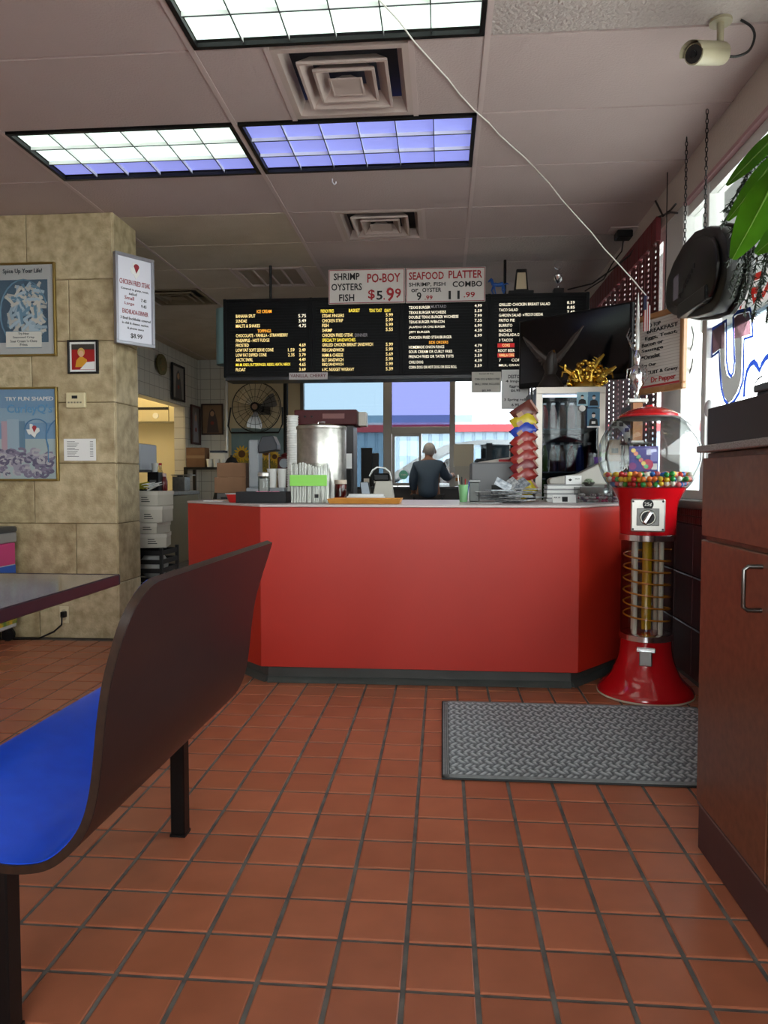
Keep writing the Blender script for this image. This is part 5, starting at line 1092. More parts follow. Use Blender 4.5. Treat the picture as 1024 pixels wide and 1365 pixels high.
t = thing('wall_plaque', 'oval painted plaque on the white kitchen tiles', 'plaque', (-3.63, p0.y, p0.z-.13), math.pi/2); MB().prism([(.17*math.cos(k*.393)*(1 if k%2 else .97), .13+.135*math.sin(k*.393)) for k in range(16)], -.02, 0, 'y').build('plate', mat('plaque_olive', (128,120,72), .5, noise=(18,4,1.2), col2=(84,78,50)), t); MB().prism([(.10*math.cos(k*.5), .13+.08*math.sin(k*.5)) for k in range(13)], -.024, -.02, 'y').build('painted_scene', mat('plaque_scene', (150,110,70), .6, noise=(20,4,1), col2=(90,110,80)), t)
# white pole and dark pipe
a = atY(302, 540, 10.3); tag(MB().cyl((a.x,10.3,0),(a.x,10.3,CZ),.025,n=12).build('white_pole', mat('pole_white', (214,214,210), .3, .3), None, True), 'white vertical pole in front of the back wall corner', 'pole')
a = atY(381, 540, 10.3); tag(MB().cyl((a.x,10.3,0),(a.x,10.3,CZ),.035,n=12).build('dark_pipe', BLACK, None, True), 'dark vertical pipe right of the wall fan', 'pipe')
# corner shelf and things on it
sh = thing('corner_shelf', 'dark shelf unit in the far kitchen corner', 'shelf', (-3.25, 9.9, 0)); ZS = 1.26
B(-.30,.30,-.2,.2,ZS-.03,ZS).build('shelf_board', BLACK, sh); B(-.30,.30,-.2,.2,.7,.73).build('shelf_board', BLACK, sh)
for x in (-.28,.28):
    for y in (-.18,.18): B(x-.02,x+.02,y-.02,y+.02,0,ZS-.03).build('post', DARKM, sh)
t = thing('carton', 'brown carton on the far corner shelf', 'box', (-3.40, 9.85, ZS+.001)); B(-.13,.13,-.1,.1,0,.27).build('box', CARD, t); B(-.13,.13,-.101,-.1,.12,.16).build('tape', mat('tape', (160,128,96), .4), t)
t = thing('white_tub', 'white tub with dark lid on the far corner shelf', 'tub', (-3.11, 9.88, ZS+.001)); B(-.11,.11,-.08,.08,0,.2).build('tub', WHITE, t, bevel=.01); B(-.10,.10,-.08,.08,.2,.23).build('lid', mat('navy_lid', (50,60,80), .5), t)
for k in range(3): cup('white cup on the corner shelf, %s of three' % ['left','middle','right'][k], 280+9*k, 9.73, .035, .045, .11, WHITE, ZS+.001)
t = thing('hanging_coat', 'black coat draped beside the far corner shelf', 'coat', (-2.52, 8.5, 0)); 
MB().lathe([(.30,.30),(.27,.7),(.20,1.0),(.13,1.22),(.05,1.34),(.02,1.36)], 14).xf(Matrix.Scale(.5,4,Vector((0,1,0)))).build('cloth', mat('black_cloth', (22,21,22), .9), t, True); MB().cyl((0,0,0),(0,0,1.38),.015,n=8).build('stand', DARKM, t); MB().lathe([(.2,0),(.2,.02),(.02,.04)], 16).build('foot', DARKM, t)
# black box clutter under window
for k, (u, v0, w_, h_, c_, lb) in enumerate(((489,597,.08,.22,BLACK,'black speaker box on the drive-through sill'),(501,604,.045,.20,DARKM,'dark can on the drive-through sill'))):
    p = atY(u, v0, 10.5); t = thing('sill_box', lb, 'box', (p.x, 10.5, .986)); B(-w_,w_,-.04,.04,0,p.z-.986).build('box', c_, t, bevel=.006); B(-w_*.5,w_*.5,-.042,-.04,.05,.12).build('label_patch', PAPER, t)
p = atY(511+31, 633, 10.58); t = thing('window_sticker', 'round mint green sticker on the sliding window', 'sticker', (atY(538,633,10.58).x, 10.583, atY(538,633,10.58).z)); MB().cyl((0,0,0),(0,-.004,0),.066,n=24).build('disc', mat('mint', (110,206,180), .5), t); lettering('TAPI', (-.038,-.0045,-.012), .076, .024, WHITE, t)

# ------------------------------------------------------------------ kitchen left
sk = thing('steel_cooler_chest', 'stainless under-counter cooler on legs left of red counter', 'cooler', (-2.73, 6.42, 0))
B(-.37,.37,-.42,.43,.34,.95).build('body', mat('dull_steel', (138,130,104), .38, .6), sk, bevel=.006); B(-.38,.38,-.43,.44,.95,.985).build('top', STEEL, sk, bevel=.004)
B(.37,.376,-.40,.41,.36,.88).build('side_panel', mat('dull_steel', (138,130,104), .38, .6), sk); B(.376,.379,-.36,-.32,.905,.94).build('latch_hole', BLACK, sk)
for x in (-.33,.33):
    for y in (-.38,.38): MB().cyl((x,y,0),(x,y,.34),.02,n=8).build('leg', BLACK, sk)
kz = .986
# stacked white cartons beside the pier
WC = mat('white_carton', (196,190,176), .7); yb = 5.55
cr = []
for k, (z0, z1, w_, lb, rz) in enumerate(((.56,.67,.16,'lowest white carton of the stack behind the pier',.25),(.671,.755,.13,'white carton with blue print, second from bottom behind the pier',0),(.756,.885,.16,'large white carton third in stack behind the pier',.08),(.886,1.0,.155,'topmost open white carton behind the pier',-.06))):
    t = thing('white_carton', lb, 'box', (-2.33, yb, z0), rz, 'white cartons behind the pier'); h_ = z1-z0
    B(-w_,w_,-.14,.14,0,h_-.012).build('box', WC, t, bevel=.002); B(-w_-.004,w_+.004,-.144,.144,h_-.03,h_-.002).build('lid', mat('white_carton_lid', (206,200,188), .7), t)
    for q in range(3): B(.02,.02+.07-.01*q,-.142,-.1405,.03+.016*q,.036+.016*q).build('print_line', INK, t)
    if k == 1: B(-.12,-.03,-.1425,-.1405,.005,h_-.034).build('blue_print', mat('print_blue', (50,90,160), .6), t)
for k in range(2):
    t = thing('milk_crate', '%s black plastic crate under the white cartons' % ['lower','upper'][k], 'crate', (-2.32, yb, .28*k), 0, 'black crates'); BK2 = mat('crate_black', (18,18,19), .5)
    for s_ in (-1,1):
        for q in range(4): B(-.17,.17,s_*.165-.006,s_*.165+.006,.02+q*.068,.055+q*.068).build('rail', BK2, t); B(s_*.165-.006,s_*.165+.006,-.16,.16,.02+q*.068,.055+q*.068).build('rail', BK2, t)
        for q in (-1,1): B(s_*.165-.012,s_*.165+.012,q*.165-.012,q*.165+.012,0,.279).build('corner_post', BK2, t)
    B(-.16,.16,-.16,.16,0,.01).build('floor', BK2, t)
t = thing('plastic_bag', 'crumpled white plastic bag inside the upper black crate', 'bag', (-2.28, yb, .292)); MB().sphere((0,0,.12),.11,12,8,(1,1,1)).build('bag', mat('bag_white', (190,188,184), .5, bump=(18,1)), t, True)
t = thing('paper_scraps', 'crumpled napkins in the topmost white carton', 'napkins', (-2.29, yb, 1.012))
for k in range(6):
    o = MB().hexa([(-.05,-.03,0),(.05,-.03,0),(.05,.03,0),(-.05,.03,0)],[(-.045,-.03,.004),(.055,-.03,.004),(.05,.03,.004),(-.05,.03,.004)]).xf(Matrix.Translation((random.uniform(-.05,.05),random.uniform(-.05,.03),.012+.006*k)) @ Matrix.Rotation(random.uniform(-.5,.5),4,'Y') @ Matrix.Rotation(random.uniform(0,3),4,'Z')); o.build('napkin', PAPER, t)
ht = thing('green_hose', 'green hose loop hanging by the black crates', 'hose', (-2.12, 5.35, 0)); MB().tube([(-.06,0,.30),(-.02,0,.34),(.03,0,.30),(.06,0,.18),(.07,0,.06),(.05,0,.012)], .012, 8).build('hose', mat('hose_green', (120,140,40), .5), ht, True)
# things on the cooler chest
pk = thing('rolling_rack', 'black rack shelf holding the microwave above the cooler chest', 'rack', (-2.92, 6.40, kz)); B(-.17,.24,-.2,.25,.17,.185).build('shelf', BLACK, pk)
for x in (-.16,.23):
    for y in (-.19,.24): B(x-.008,x+.008,y-.008,y+.008,0,.17).build('leg', BLACK, pk)
t = thing('microwave', 'pale grey microwave oven on the black rack', 'microwave', (-2.92, 6.42, kz+.186)); MWG = mat('microwave_grey', (176,180,184), .4, .2)
B(-.17,.24,-.18,.2,0,.24).build('case', MWG, t, bevel=.008); B(-.15,.05,-.184,-.18,.03,.21).build('door', mat('door_dark', (110,112,100), .3), t); B(.06,.2,-.184,-.18,.03,.21).build('control_panel', MWG, t)
t = thing('black_pan', 'black pan lying upside down on the microwave', 'pan', (-2.98, 6.42, kz+.427)); MB().lathe([(.12,0),(.12,.01),(.10,.055),(.001,.06)], 20).build('pan', BLACK, t, True); MB().cyl((.1,-.02,.02),(.18,-.06,.03),.01,n=8).build('handle', BLACK, t)
t = thing('banana_bunch', 'green-yellow bananas lying on the steel cooler chest', 'fruit', (-2.60, 6.06, kz+.0))
for k in range(3): MB().tube([(-.16+.02*k,-.02*k,.055+.006*k),(-.08,-.02*k-.01,.028+.012*k),(.02,-.02*k-.01,.028+.012*k),(.09,-.02*k,.06+.01*k)], [.006,.02,.02,.007], 8).build('banana', mat('banana', (176,170,50), .5), t, True)
B(-.1,.05,-.06,.03,0,.02).build('tray', DARKM, t)
lathe_thing('ketchup_bottle', 'dark red sauce bottle with pink cap on the cooler chest', 'bottle', (-2.46, 6.22, kz), [(.03,0),(.034,.01),(.034,.09),(.026,.115),(.022,.13)], mat('ketchup', (110,18,20), .3), ([(.026,.128),(.026,.155),(.02,.16),(.001,.161)], mat('pinkish_cap', (206,180,176), .5)))
t = thing('bread_pack', 'loaf of bread in a clear pack by the microwave', 'bread', (-2.83, 6.12, kz+.001)); B(-.1,.09,-.05,.05,0,.10).build('crate', DARKM, t); B(-.1,.09,-.05,.05,.10,.135).build('tray', mat('bread_tray', (170,160,140), .6), t); MB().sphere((0,0,.155),.05,14,8,(1.9,1,.7)).build('loaf', mat('bread', (206,160,90), .7), t, True)
cup('white foam cup standing by the microwave', 207, 6.15, .022, .03, .075, WHITE, kz+.17)
t = thing('cup_riser', 'small dark riser box under the foam cup', 'box', (cxy(207,6.15), 6.15, kz)); B(-.05,.05,-.05,.05,0,.168).build('box', DARKM, t, bevel=.004); B(-.03,.03,-.051,-.05,.05,.1).build('label_patch', mat('dim_label', (90,90,90), .6), t)
lathe_thing('clear_bottle', 'clear bottle with pale label beside the foam cup', 'bottle', (cxy(214,6.5), 6.5, kz), [(.03,0),(.032,.01),(.032,.15),(.014,.2),(.014,.235)], glass('bottle_glass', (220,220,214), .07), ([(.015,.235),(.015,.255),(.001,.256)], RED_INK))
t = thing('napkin_box', 'steel napkin box with hinged flap on cooler chest end', 'box', (-2.45, 6.60, kz)); B(-.05,.07,-.07,.07,0,.13).build('box', STEEL, t, bevel=.003); B(-.06,.12,-.08,.08,.14,.15).build('tray', STEEL, t); B(-.02,.02,-.02,.02,.13,.14).build('neck', BLACK, t)
# cook-room hood behind the opening
hd = thing('range_hood', 'yellow-lit steel range hood beyond the kitchen opening', 'hood', (-4.75, 10.95, 0)); B(-.95,.70,-.1,.24,1.98,2.45).build('canopy', YSTEEL, hd, bevel=.006); B(-.9,.55,-.105,-.1,2.16,2.2).build('slot', BLACK, hd); MB().cyl((.35,-.1,2.07),(.35,-.115,2.07),.045,n=16).build('dial', WHITE, hd, True); B(.55,.56,-.104,-.1,1.98,2.45).build('seam', mat('seam_dark', (90,76,40), .5), hd)

# ------------------------------------------------------------------ on the stone wall
YW = 4.725
BRASS = mat('brass_frame', (150,128,72), .35, .8)
def poster(label, v0, v1, u1, rows):
    a = atY(u1, v0, YW); b = atY(u1, v1, YW); w = .50 if v0 < 400 else .50; h = a.z-b.z
    t = thing('framed_poster', label, 'poster', (a.x-w, YW, b.z)); f = MB()
    for c in ((0,w,0,.014),(0,w,h-.014,h),(0,.014,.014,h-.014),(w-.014,w,.014,h-.014)): f.box(c[0],c[1],-.025,0,c[2],c[3])
    f.build('frame', BRASS, t, bevel=.002); rows(t, w, h)
    B(.014,w-.014,-.019,-.017,.014,h-.014).build('glazing', glass('poster_glazing', (246,248,250), .06), t)
    return t
BP = [mat('print_pale_blue', (176,196,206), .6), mat('print_mid_blue', (110,146,168), .6), mat('print_ivory', (206,202,190), .6)]
def fries(t, w, h):
    B(.014,w-.014,-.012,-.002,.014,h-.014).build('sheet', mat('poster_grey', (206,204,198), .6), t)
    B(.05,w-.055,-.013,-.011,h*.15,h*.82).build('printed_plate', mat('plate_blue', (60,82,100), .6, noise=(5,4,1.2), col2=(96,124,142)), t)
    MB().tube([(w*.55+w*.33*math.cos(.3+k*.25), -.013, h*.46+h*.36*math.sin(.3+k*.25)) for k in range(20)], .006, 6).build('printed_rim', BP[1], t, True)
    rnd = random.Random(3)
    for k in range(120):
        while True:
            x, z = rnd.uniform(-.16,.16), rnd.uniform(-.2,.2)*1.0
            if (x/.16)**2+(z/.2)**2 < 1: break
        a_ = rnd.uniform(0,3.14); l = rnd.uniform(.025,.06); X, Z_ = w*.62+x*.95, h*.48+z*.85
        X = min(max(X, .12), w-.115)
        pts = [(X-l*math.cos(a_), -.0135-.00003*k, Z_-l*math.sin(a_)), (X, -.0135-.00003*k, Z_+.004), (X+l*math.cos(a_), -.0135-.00003*k, Z_+l*math.sin(a_))]
        pts = [(min(max(p[0],.055),w-.06), p[1], min(max(p[2],h*.17),h*.80)) for p in pts]
        fo = MB().tube(pts, .0115, 6); fo.v = [(x_, -.0135-.00003*k+(y_+.0135+.00003*k)*.12, z_) for x_, y_, z_ in fo.v]; fo.build('printed_fry', BP[[0,2,2,0,1][k % 5]], t, True)
    B(w*.30,w*.80,-.0205,-.0175,h*.09,h*.27).build('caption_box', mat('caption_ivory', (206,206,198), .6), t)
    for c in ((.30,.80,.265,.27),(.30,.80,.09,.095)): B(w*c[0],w*c[1],-.021,-.0175,h*c[2],h*c[3]).build('caption_border', BP[1], t)
    for k, s_ in enumerate(('Try New','Seasoned Crisp','Sour Cream \'n Chive','Fries')): q = [.10,.20,.25,.07][k]; lettering(s_, (w*(.55-q*.75), -.0212, h*(.225-.038*k)), w*q*1.5, h*.028, mat('grey_ink', (70,76,82), .6), t, bold=0)
    lettering('Spice Up Your Life!', (w*.275, -.0195, h*.875), w*.55, h*.06, mat('grey_ink', (70,76,82), .6), t, bold=.008)
poster('framed poster of blue-tinted fries reading Spice Up Your Life', 350, 475, 74.5, fries)
def curly(t, w, h):
    B(.014,w-.014,-.012,-.002,h*.45,h-.014).build('sheet', mat('poster_sky', (128,166,196), .6), t); B(.014,w-.014,-.012,-.002,.014,h*.45).build('sheet', mat('poster_pale', (190,204,200), .6), t)
    B(.014,w-.014,-.0125,-.0115,h*.62,h*.78).build('print_band', mat('poster_mid', (156,184,200), .6), t)
    lettering('TRY FUN SHAPED', (w*.27, -.0195, h*.855), w*.68, h*.042, WHITE, t); lettering('CurleyQ\'s', (w*.29, -.0192, h*.70), w*.64, h*.12, mat('curly_blue', (96,150,190), .5), t)
    B(w*.28,w*.45,-.014,-.012,h*.33,h*.66).build('printed_cup', BP[0], t); B(w*.45,w*.53,-.014,-.012,h*.33,h*.64).build('printed_cup_side', BP[1], t); B(w*.2,w*.28,-.014,-.012,h*.33,h*.64).build('printed_pink_cup', mat('print_pink', (206,170,176), .6), t)
    cb_ = mat('curl_blue', (74,130,170), .5)
    MB().tube([(w*(.53+.17*(1-math.cos(k*.2))), -.0145, h*(.55+.11*math.sin(k*.2))) for k in range(14)]+[(w*.83,-.0145,h*.45),(w*.86,-.0145,h*.38),(w*.86,-.0145,h*.2)], .004, 6).build('printed_curl', cb_, t, True)
    MB().tube([(w*.97,-.0145,h*.65),(w*.90,-.0145,h*.60),(w*.84,-.0145,h*.50),(w*.84,-.0145,h*.42),(w*.86,-.0145,h*.34)], .004, 6).build('printed_curl', cb_, t, True)
    tx = [(.56,.55),(.61,.55),(.61,.61),(.65,.605),(.655,.575),(.74,.565),(.75,.53),(.70,.50),(.68,.46),(.62,.50),(.60,.49),(.58,.51)]
    MB().prism([(w*x,h*z) for x, z in tx], -.0205, -.0175, 'y').build('state_outline', WHITE, t)
    MB().prism([(w*(.675+.032*math.cos(k*.5)), h*(.565+.026*math.sin(k*.5))) for k in range(7)]+[(w*.672,h*.515)], -.0212, -.0175, 'y').build('red_heart', mat('heart_red', (150,40,50), .5), t)
    rnd = random.Random(5)
    for k in range(90):
        X, Z_ = w*rnd.uniform(.12,.90), h*(.06+.26*rnd.random()**1.1); Z_ = min(Z_, h*(.40-.25*abs(X/w-.35))); r = rnd.uniform(.018,.032)
        X = min(max(X, .02+r), w-.02-r); Z_ = max(Z_, .022+r)
        rg = MB().tube([(X+r*math.cos(q*.35+k), -.0130-.00003*k, Z_+r*(.6+.3*math.sin(k))*math.sin(q*.35+k)) for q in range(16)], .010, 6); rg.v = [(x_, -.0130-.00003*k+(y_+.0130+.00003*k)*.12, z_) for x_, y_, z_ in rg.v]
        rg.build('printed_curly_fry', [mat('fry_lilac', (178,168,180), .6), mat('fry_mauve', (142,130,150), .6), mat('fry_cream', (204,196,196), .6), mat('fry_plum', (110,100,124), .6)][k % 4], t, True)
poster('framed poster of curly fries reading Try Fun Shaped', 516, 641, 77.5, curly)
a = atY(91, 454, YW); b = atY(132, 498, YW)
def girl(t, w, h):
    B(w*.12,w*.88,-.0075,-.006,h*.12,h*.88).build('photo_backdrop', mat('photo_red', (160,20,20), .5), t); B(w*.12,w*.88,-.008,-.006,h*.72,h*.88).build('photo_window', mat('photo_dark', (60,56,50), .5), t)
    MB().prism([(w*.24,h*.2),(w*.66,h*.2),(w*.62,h*.42),(w*.5,h*.5),(w*.38,h*.5),(w*.28,h*.4)], -.009, -.0075, 'y').build('photo_shirt', mat('photo_yellow', (210,150,40), .5), t)
    MB().prism([(w*(.44+.12*math.cos(k*.5)), h*(.64+.13*math.sin(k*.5))) for k in range(13)], -.0092, -.0075, 'y').build('photo_hair', mat('photo_blond', (196,160,90), .5), t)
    MB().prism([(w*(.44+.085*math.cos(k*.5)), h*(.59+.095*math.sin(k*.5))) for k in range(13)], -.0098, -.0075, 'y').build('photo_face', mat('photo_skin', (216,170,136), .5), t)
    MB().prism([(w*.4,h*.13),(w*.88,h*.13),(w*.88,h*.36),(w*.62,h*.34)], -.0104, -.0075, 'y').build('photo_wrapper', PAPER, t)
pt = picture('small black framed photo of a child in a yellow shirt', Vector((a.x,YW+.0,a.z)), Vector((b.x,YW,b.z)), 'y', BLACK, PAPER, .012, girl)
a = atY(90.5, 524, YW); b = atY(115.5, 544, YW); t = thing('thermostat', 'beige wall thermostat on the stone below the photo', 'thermostat', (a.x, YW+.002, b.z)); w = b.x-a.x; h = a.z-b.z
B(0,w,-.03,0,0,h).build('case', mat('beige_case', (216,204,164), .45), t, bevel=.004); B(w*.32,w*.62,-.0315,-.03,h*.6,h*.8).build('display', INK, t)
for k in range(5): B(w*(.1+.16*k),w*(.2+.16*k),-.0315,-.03,h*.3,h*.4).build('button', mat('button_grey', (130,124,104), .5), t)
a = atY(85, 585, YW); b = atY(128, 614, YW); w = b.x-a.x; h = a.z-b.z
t = thing('price_list', 'small white typed price list taped to the stone', 'paper', (a.x, YW+.002, b.z)); B(0,w,-.0025,0,0,h).build('sheet', PAPER, t)
for k in range(10): B(w*.1,w*(.35+.12*((k*7)%4)/3),-.003,-.0025,h*(.86-.075*k),h*(.88-.075*k)).build('typed_line', INK, t); B(w*.82,w*.92,-.003,-.0025,h*(.86-.075*k),h*(.88-.075*k)).build('typed_price', INK, t)
a = atY(79.5, 808, YW); b = atY(92, 831, YW); w = b.x-a.x; h = a.z-b.z
t = thing('wall_outlet', 'beige wall outlet low on the stone wall', 'outlet', (a.x, YW+.002, b.z)); B(0,w,-.006,0,0,h).build('plate', mat('outlet_beige', (222,212,180), .45), t, bevel=.002)
for z in (.3,.7): MB().cyl((w/2,-.006,h*z),(w/2,-.0075,h*z),.016,n=14).build('socket', mat('socket_beige', (196,186,154), .5), t)
# sign on the pier edge, angled towards the room
pa = atY(141, 400, 4.715); pb = atY(189.5, 400, 4.83)
a1 = atY(141, 330, 4.715); a2 = atY(145, 458, 4.715); b1 = atY(189, 357, 4.83); b2 = atY(191, 470, 4.83)
zt2 = (a1.z+b1.z)/2+.0; zb2 = (a2.z+b2.z)/2
pa = Vector((-2.16, 4.66)); pb = Vector((-1.99, 4.89))
sgn = thing('dinner_special_sign', 'silver-framed chicken fried steak special sign on the pier corner', 'sign', (pa.x, pa.y, 1.99), math.atan2(pb.y-pa.y, pb.x-pa.x))
w = (pb-pa).length; h = .60; SILV = mat('silver_frame', (170,170,178), .35, .8); f = MB()
for c in ((0,w,0,.022),(0,w,h-.022,h),(0,.02,.022,h-.022),(w-.02,w,.022,h-.022)): f.box(c[0],c[1],-.022,.012,c[2],c[3])
f.build('frame', SILV, sgn, bevel=.003); B(.02,w-.02,-.008,.008,.022,h-.022).build('sheet', mat('sign_paper', (222,222,232), .5), sgn); B(.09,.13,.012,.045,.2,.4).build('bracket', STEEL, sgn)
MRN = mat('sign_maroon', (140,26,40), .6)
MB().prism([(w*x,h*z) for x, z in ((.38,.86),(.46,.86),(.46,.92),(.56,.91),(.64,.86),(.62,.80),(.56,.76),(.53,.74),(.48,.79),(.42,.80))], -.010, -.008, 'y').build('state_outline', PAPER, sgn); MB().prism([(w*(.55+.07*math.cos(k*.5)), h*(.875+.035*math.sin(k*.5))) for k in range(7)]+[(w*.545,h*.805)], -.0115, -.008, 'y').build('red_heart', MRN, sgn)
for x0, x1, z, hh, body, m in ((.12,.90,.665,.055,'CHICKEN FRIED STEAK',MRN),(.15,.86,.60,.03,'Covered in gravy, toast,',INK),(.35,.55,.555,.03,'salad',INK),(.24,.48,.50,.04,'Small',MRN),(.66,.80,.50,.035,'7.45',INK),(.24,.48,.435,.04,'Large',MRN),(.66,.80,.435,.035,'9.45',INK),(.18,.84,.345,.05,'ENCHILADA-DINNER',MRN),(.13,.90,.28,.03,'3 Beef Enchiladas covered',INK),(.17,.84,.225,.03,'in chili & cheese, nachos',INK),(.3,.72,.17,.03,'& picante sauce',INK),(.38,.68,.075,.06,'$8.99',INK)):
    lettering(body, (w*x0,-.0085,h*z), w*(x1-x0), h*hh, m, sgn, bold=.01)
# freezer
fz = thing('ice_cream_freezer', 'ice cream freezer with pink panel and dark lid by the stone wall', 'freezer', (-3.215, 4.40, 0), 0)
fw2 = .335
B(-.8,fw2,-.26,.26,.09,.66).build('body', mat('freezer_white', (196,198,202), .4), fz, bevel=.01)
B(-.79,fw2+.003,-.263,.25,.52,.665).build('pink_panel', mat('magenta_panel', (196,60,120), .4), fz, bevel=.003); B(-.79,fw2+.004,-.264,.25,.36,.515).build('blue_band', mat('blue_band', (40,90,180), .4), fz); B(-.79,fw2+.005,-.265,.25,.12,.355).build('fruit_band', mat('fruit_print', (90,130,60), .5, noise=(14,3,.5), col2=(226,180,50)), fz)
B(-.8,fw2+.008,-.27,.265,.668,.735).build('rim', mat('rim_silver', (160,162,166), .35, .5), fz, bevel=.006); B(-.8,fw2+.012,-.275,.27,.735,.775).build('lid', mat('lid_dark', (56,58,62), .4), fz, bevel=.01)
for x in (-.7,fw2-.04):
    for y in (-.22,.22): w_ = MB().cyl((x,y-.012,.045),(x,y+.012,.045),.044,n=16).build('castor', BLACK, fz, True); B(x-.02,x+.02,y-.018,y+.018,.06,.1).build('castor_fork', DARKM, w_)
lettering('Fruit Bars', (fw2-.19,-.2665,.57), .17, .05, WHITE, fz, bold=.03); lettering('Fresh', (fw2-.19,-.2665,.62), .10, .035, WHITE, fz, bold=.03)
op = atY(85, 818, 4.70)
MB().tube([(op.x+3.215,.30,op.z),(op.x+3.215,.275,op.z-.02),(op.x+3.215,.27,op.z-.07),(op.x+3.165,.26,.06),(op.x+3.06,.25,.012),(op.x+2.9,.24,.008),(fw2-.1,.22,.01),(fw2-.1,.22,.1)], .006, 8).build('power_cord', BLACK, fz, True)
B(op.x+3.20,op.x+3.23,.278,.317,op.z-.025,op.z+.015).build('plug', BLACK, fz, bevel=.004)

# ------------------------------------------------------------------ right window things
XG = 1.416
BLUEP = glass_paint('window_paint_blue', (85,110,168)); GREYP = glass_paint('window_paint_grey', (140,138,136)); REDP = glass_paint('window_paint_red', (235,130,120)); SKETCH = mat('window_paint_dark', (70,72,80), .8); MAUVEP = glass_paint('window_paint_mauve', (236,206,216), .95)
def wpt(u, v): p = atX(u, v, XG); return (p.y, p.z)
wp = thing('window_lettering', 'large painted letter U in grey with blue outline on the window', 'lettering', (0, 0, 0))
def cr(u, v): return wpt(900+u/7.58, 380+v/7.58)
outer = [(372,452),(520,358),(524,780),(545,890),(568,925),(590,880),(602,780),(590,320),(620,280),(760,240),(775,300),(790,515),(700,545),(695,800),(690,960),(650,1090),(595,1180),(545,1215),(500,1160),(470,1050),(455,850),(448,668),(375,725)]
ctr = (580, 760)
def poly_x(pts, x0, x1): return MB().prism([cr(*p) for p in pts], x0, x1, 'x')
ol = MB().tube([(XG-.001, *cr(*p)) for p in outer+outer[:1]], .011, 6); ol.v = [(XG-.001+(x-(XG-.001))*.12, y, z) for x, y, z in ol.v]; ol.build('blue_outline', BLUEP, wp, True)
innr = [(385,462),(508,380),(508,780),(530,905),(568,945),(606,900),(618,780),(608,335),(640,302),(748,275),(762,320),(772,495),(682,525),(680,800),(672,955),(636,1075),(585,1160),(548,1190),(512,1140),(485,1045),(470,850),(464,640),(388,695)]
poly_x(innr, XG-.004, XG-.002).build('grey_fill', GREYP, wp)
poly_x([(385,462),(508,380),(508,640),(464,640),(388,695)], XG-.005, XG-.004).build('mauve_top', MAUVEP, wp); poly_x([(608,335),(640,302),(748,275),(762,320),(772,495),(682,525),(650,530),(612,540)], XG-.005, XG-.004).build('mauve_top', MAUVEP, wp)
def stroke(name, label, pts, r, m):
    q = [(XG-.001, *cr(*p)) for p in pts]; o = thing(name, label, 'lettering', (0, 0, 0)); s_ = MB().tube(q, r, 8); s_.v = [(XG-.001+(x-(XG-.001))*.15, y, z) for x, y, z in s_.v]; s_.build('stroke', m, o, True); return o
stroke('window_stroke', 'blue painted scallop line on the window right of the letter', [(700,1130),(705,1000),(730,870),(765,800),(800,775),(830,810),(855,865),(880,800),(920,735),(1000,680),(1100,660)], .014, BLUEP)
stroke('window_stroke', 'grey painted hook curve on the window near the post', [(62,880),(85,945),(110,965),(145,900),(170,820),(182,745)], .010, GREYP)
stroke('window_stroke', 'pale painted curve on glass beside the price board', [(170,420),(188,500),(180,600),(140,690)], .008, GREYP)
o = stroke('window_stroke', 'red painted letter V high on the window behind ferns', [(630,-60),(645,60),(668,215),(690,90),(705,-60)], .018, REDP)
stroke('window_stroke', 'red painted letter E high on the window behind ferns', [(880,-110),(760,-60),(780,60),(880,40)], .016, REDP); stroke('window_stroke', 'red painted loop at the upper right window edge', [(780,60),(800,160),(900,90),(960,-40),(1000,-140)], .014, REDP)
stroke('window_stroke', 'small dark sketch of a book drawn on the window', [(805,1075),(812,990),(840,950),(880,920),(884,1000),(884,1060),(840,1040),(812,1050)], .005, SKETCH)
fnl = thing('window_finial', 'pale grey leaf-shaped finial by the cabinet corner', 'ornament', (1.29, 3.55, .981)); pn = atX(945, 545, 1.29)
MB().cyl((0,pn.y-3.55,0),(0,pn.y-3.55,pn.z-.981-.04),.008,n=8).build('rod', mat('finial_grey', (170,170,172), .5), fnl); MB().sphere((0,pn.y-3.55,pn.z-.981),.04,12,8,(.5,.6,1.1)).build('leaf', mat('finial_grey', (170,170,172), .5), fnl, True)
# hanging sign seen from behind
XH = 1.22
hs = thing('hanging_sign', 'black plastic sign case seen from behind, hanging on chains at window', 'sign', (XH, 3.62, 0))
HB = mat('hanging_black', (20,20,20), .34, spec=.35)
def hp(u, v, x=XH): p = atX(u, v, x); return (p.y-3.62, p.z)
out = [(886,400),(889,372),(897,350),(910,326),(926,308),(944,301),(960,304),(968,318),(971,345),(968,372),(960,398),(948,416),(930,422),(912,424),(896,420),(888,412)]
cpt = (930, 362)
def scl(k, pts=out): return [hp(cpt[0]+(u-cpt[0])*k, cpt[1]+(v-cpt[1])*k) for u, v in pts]
MB().prism(scl(1.0), 0, .075, 'x').build('case', HB, hs, True, bevel=.012, seg=2); MB().prism(scl(1.06), .075, .105, 'x').build('rim', HB, hs, True, bevel=.006); MB().prism(scl(.80), -.022, .0, 'x').build('raised_back', HB, hs, True, bevel=.012, seg=2)
ya, za = hp(912, 405); yb_, zb_ = hp(952, 405); B(-.035,.10,yb_+.02,ya,za-.075,za-.005).build('ballast_box', HB, hs, bevel=.006)
yl, zl = hp(906, 400); B(-.0235,-.022,yl-.05,yl+.03,zl-.0,zl+.12).build('paper_label', mat('label_lilac', (120,118,128), .7), hs)
rnd = random.Random(2)
for k in range(9):
    yy, z_ = hp(912+k*3.4+(-8 if k > 4 else 0), 395-k*7.0+(16 if k > 4 else 0)); B(-.026,-.022,yy-.018,yy+.012,z_-.012,z_+.012).build('embossed_letter', mat('emboss_black', (26,26,26), .5), hs, bevel=.003)
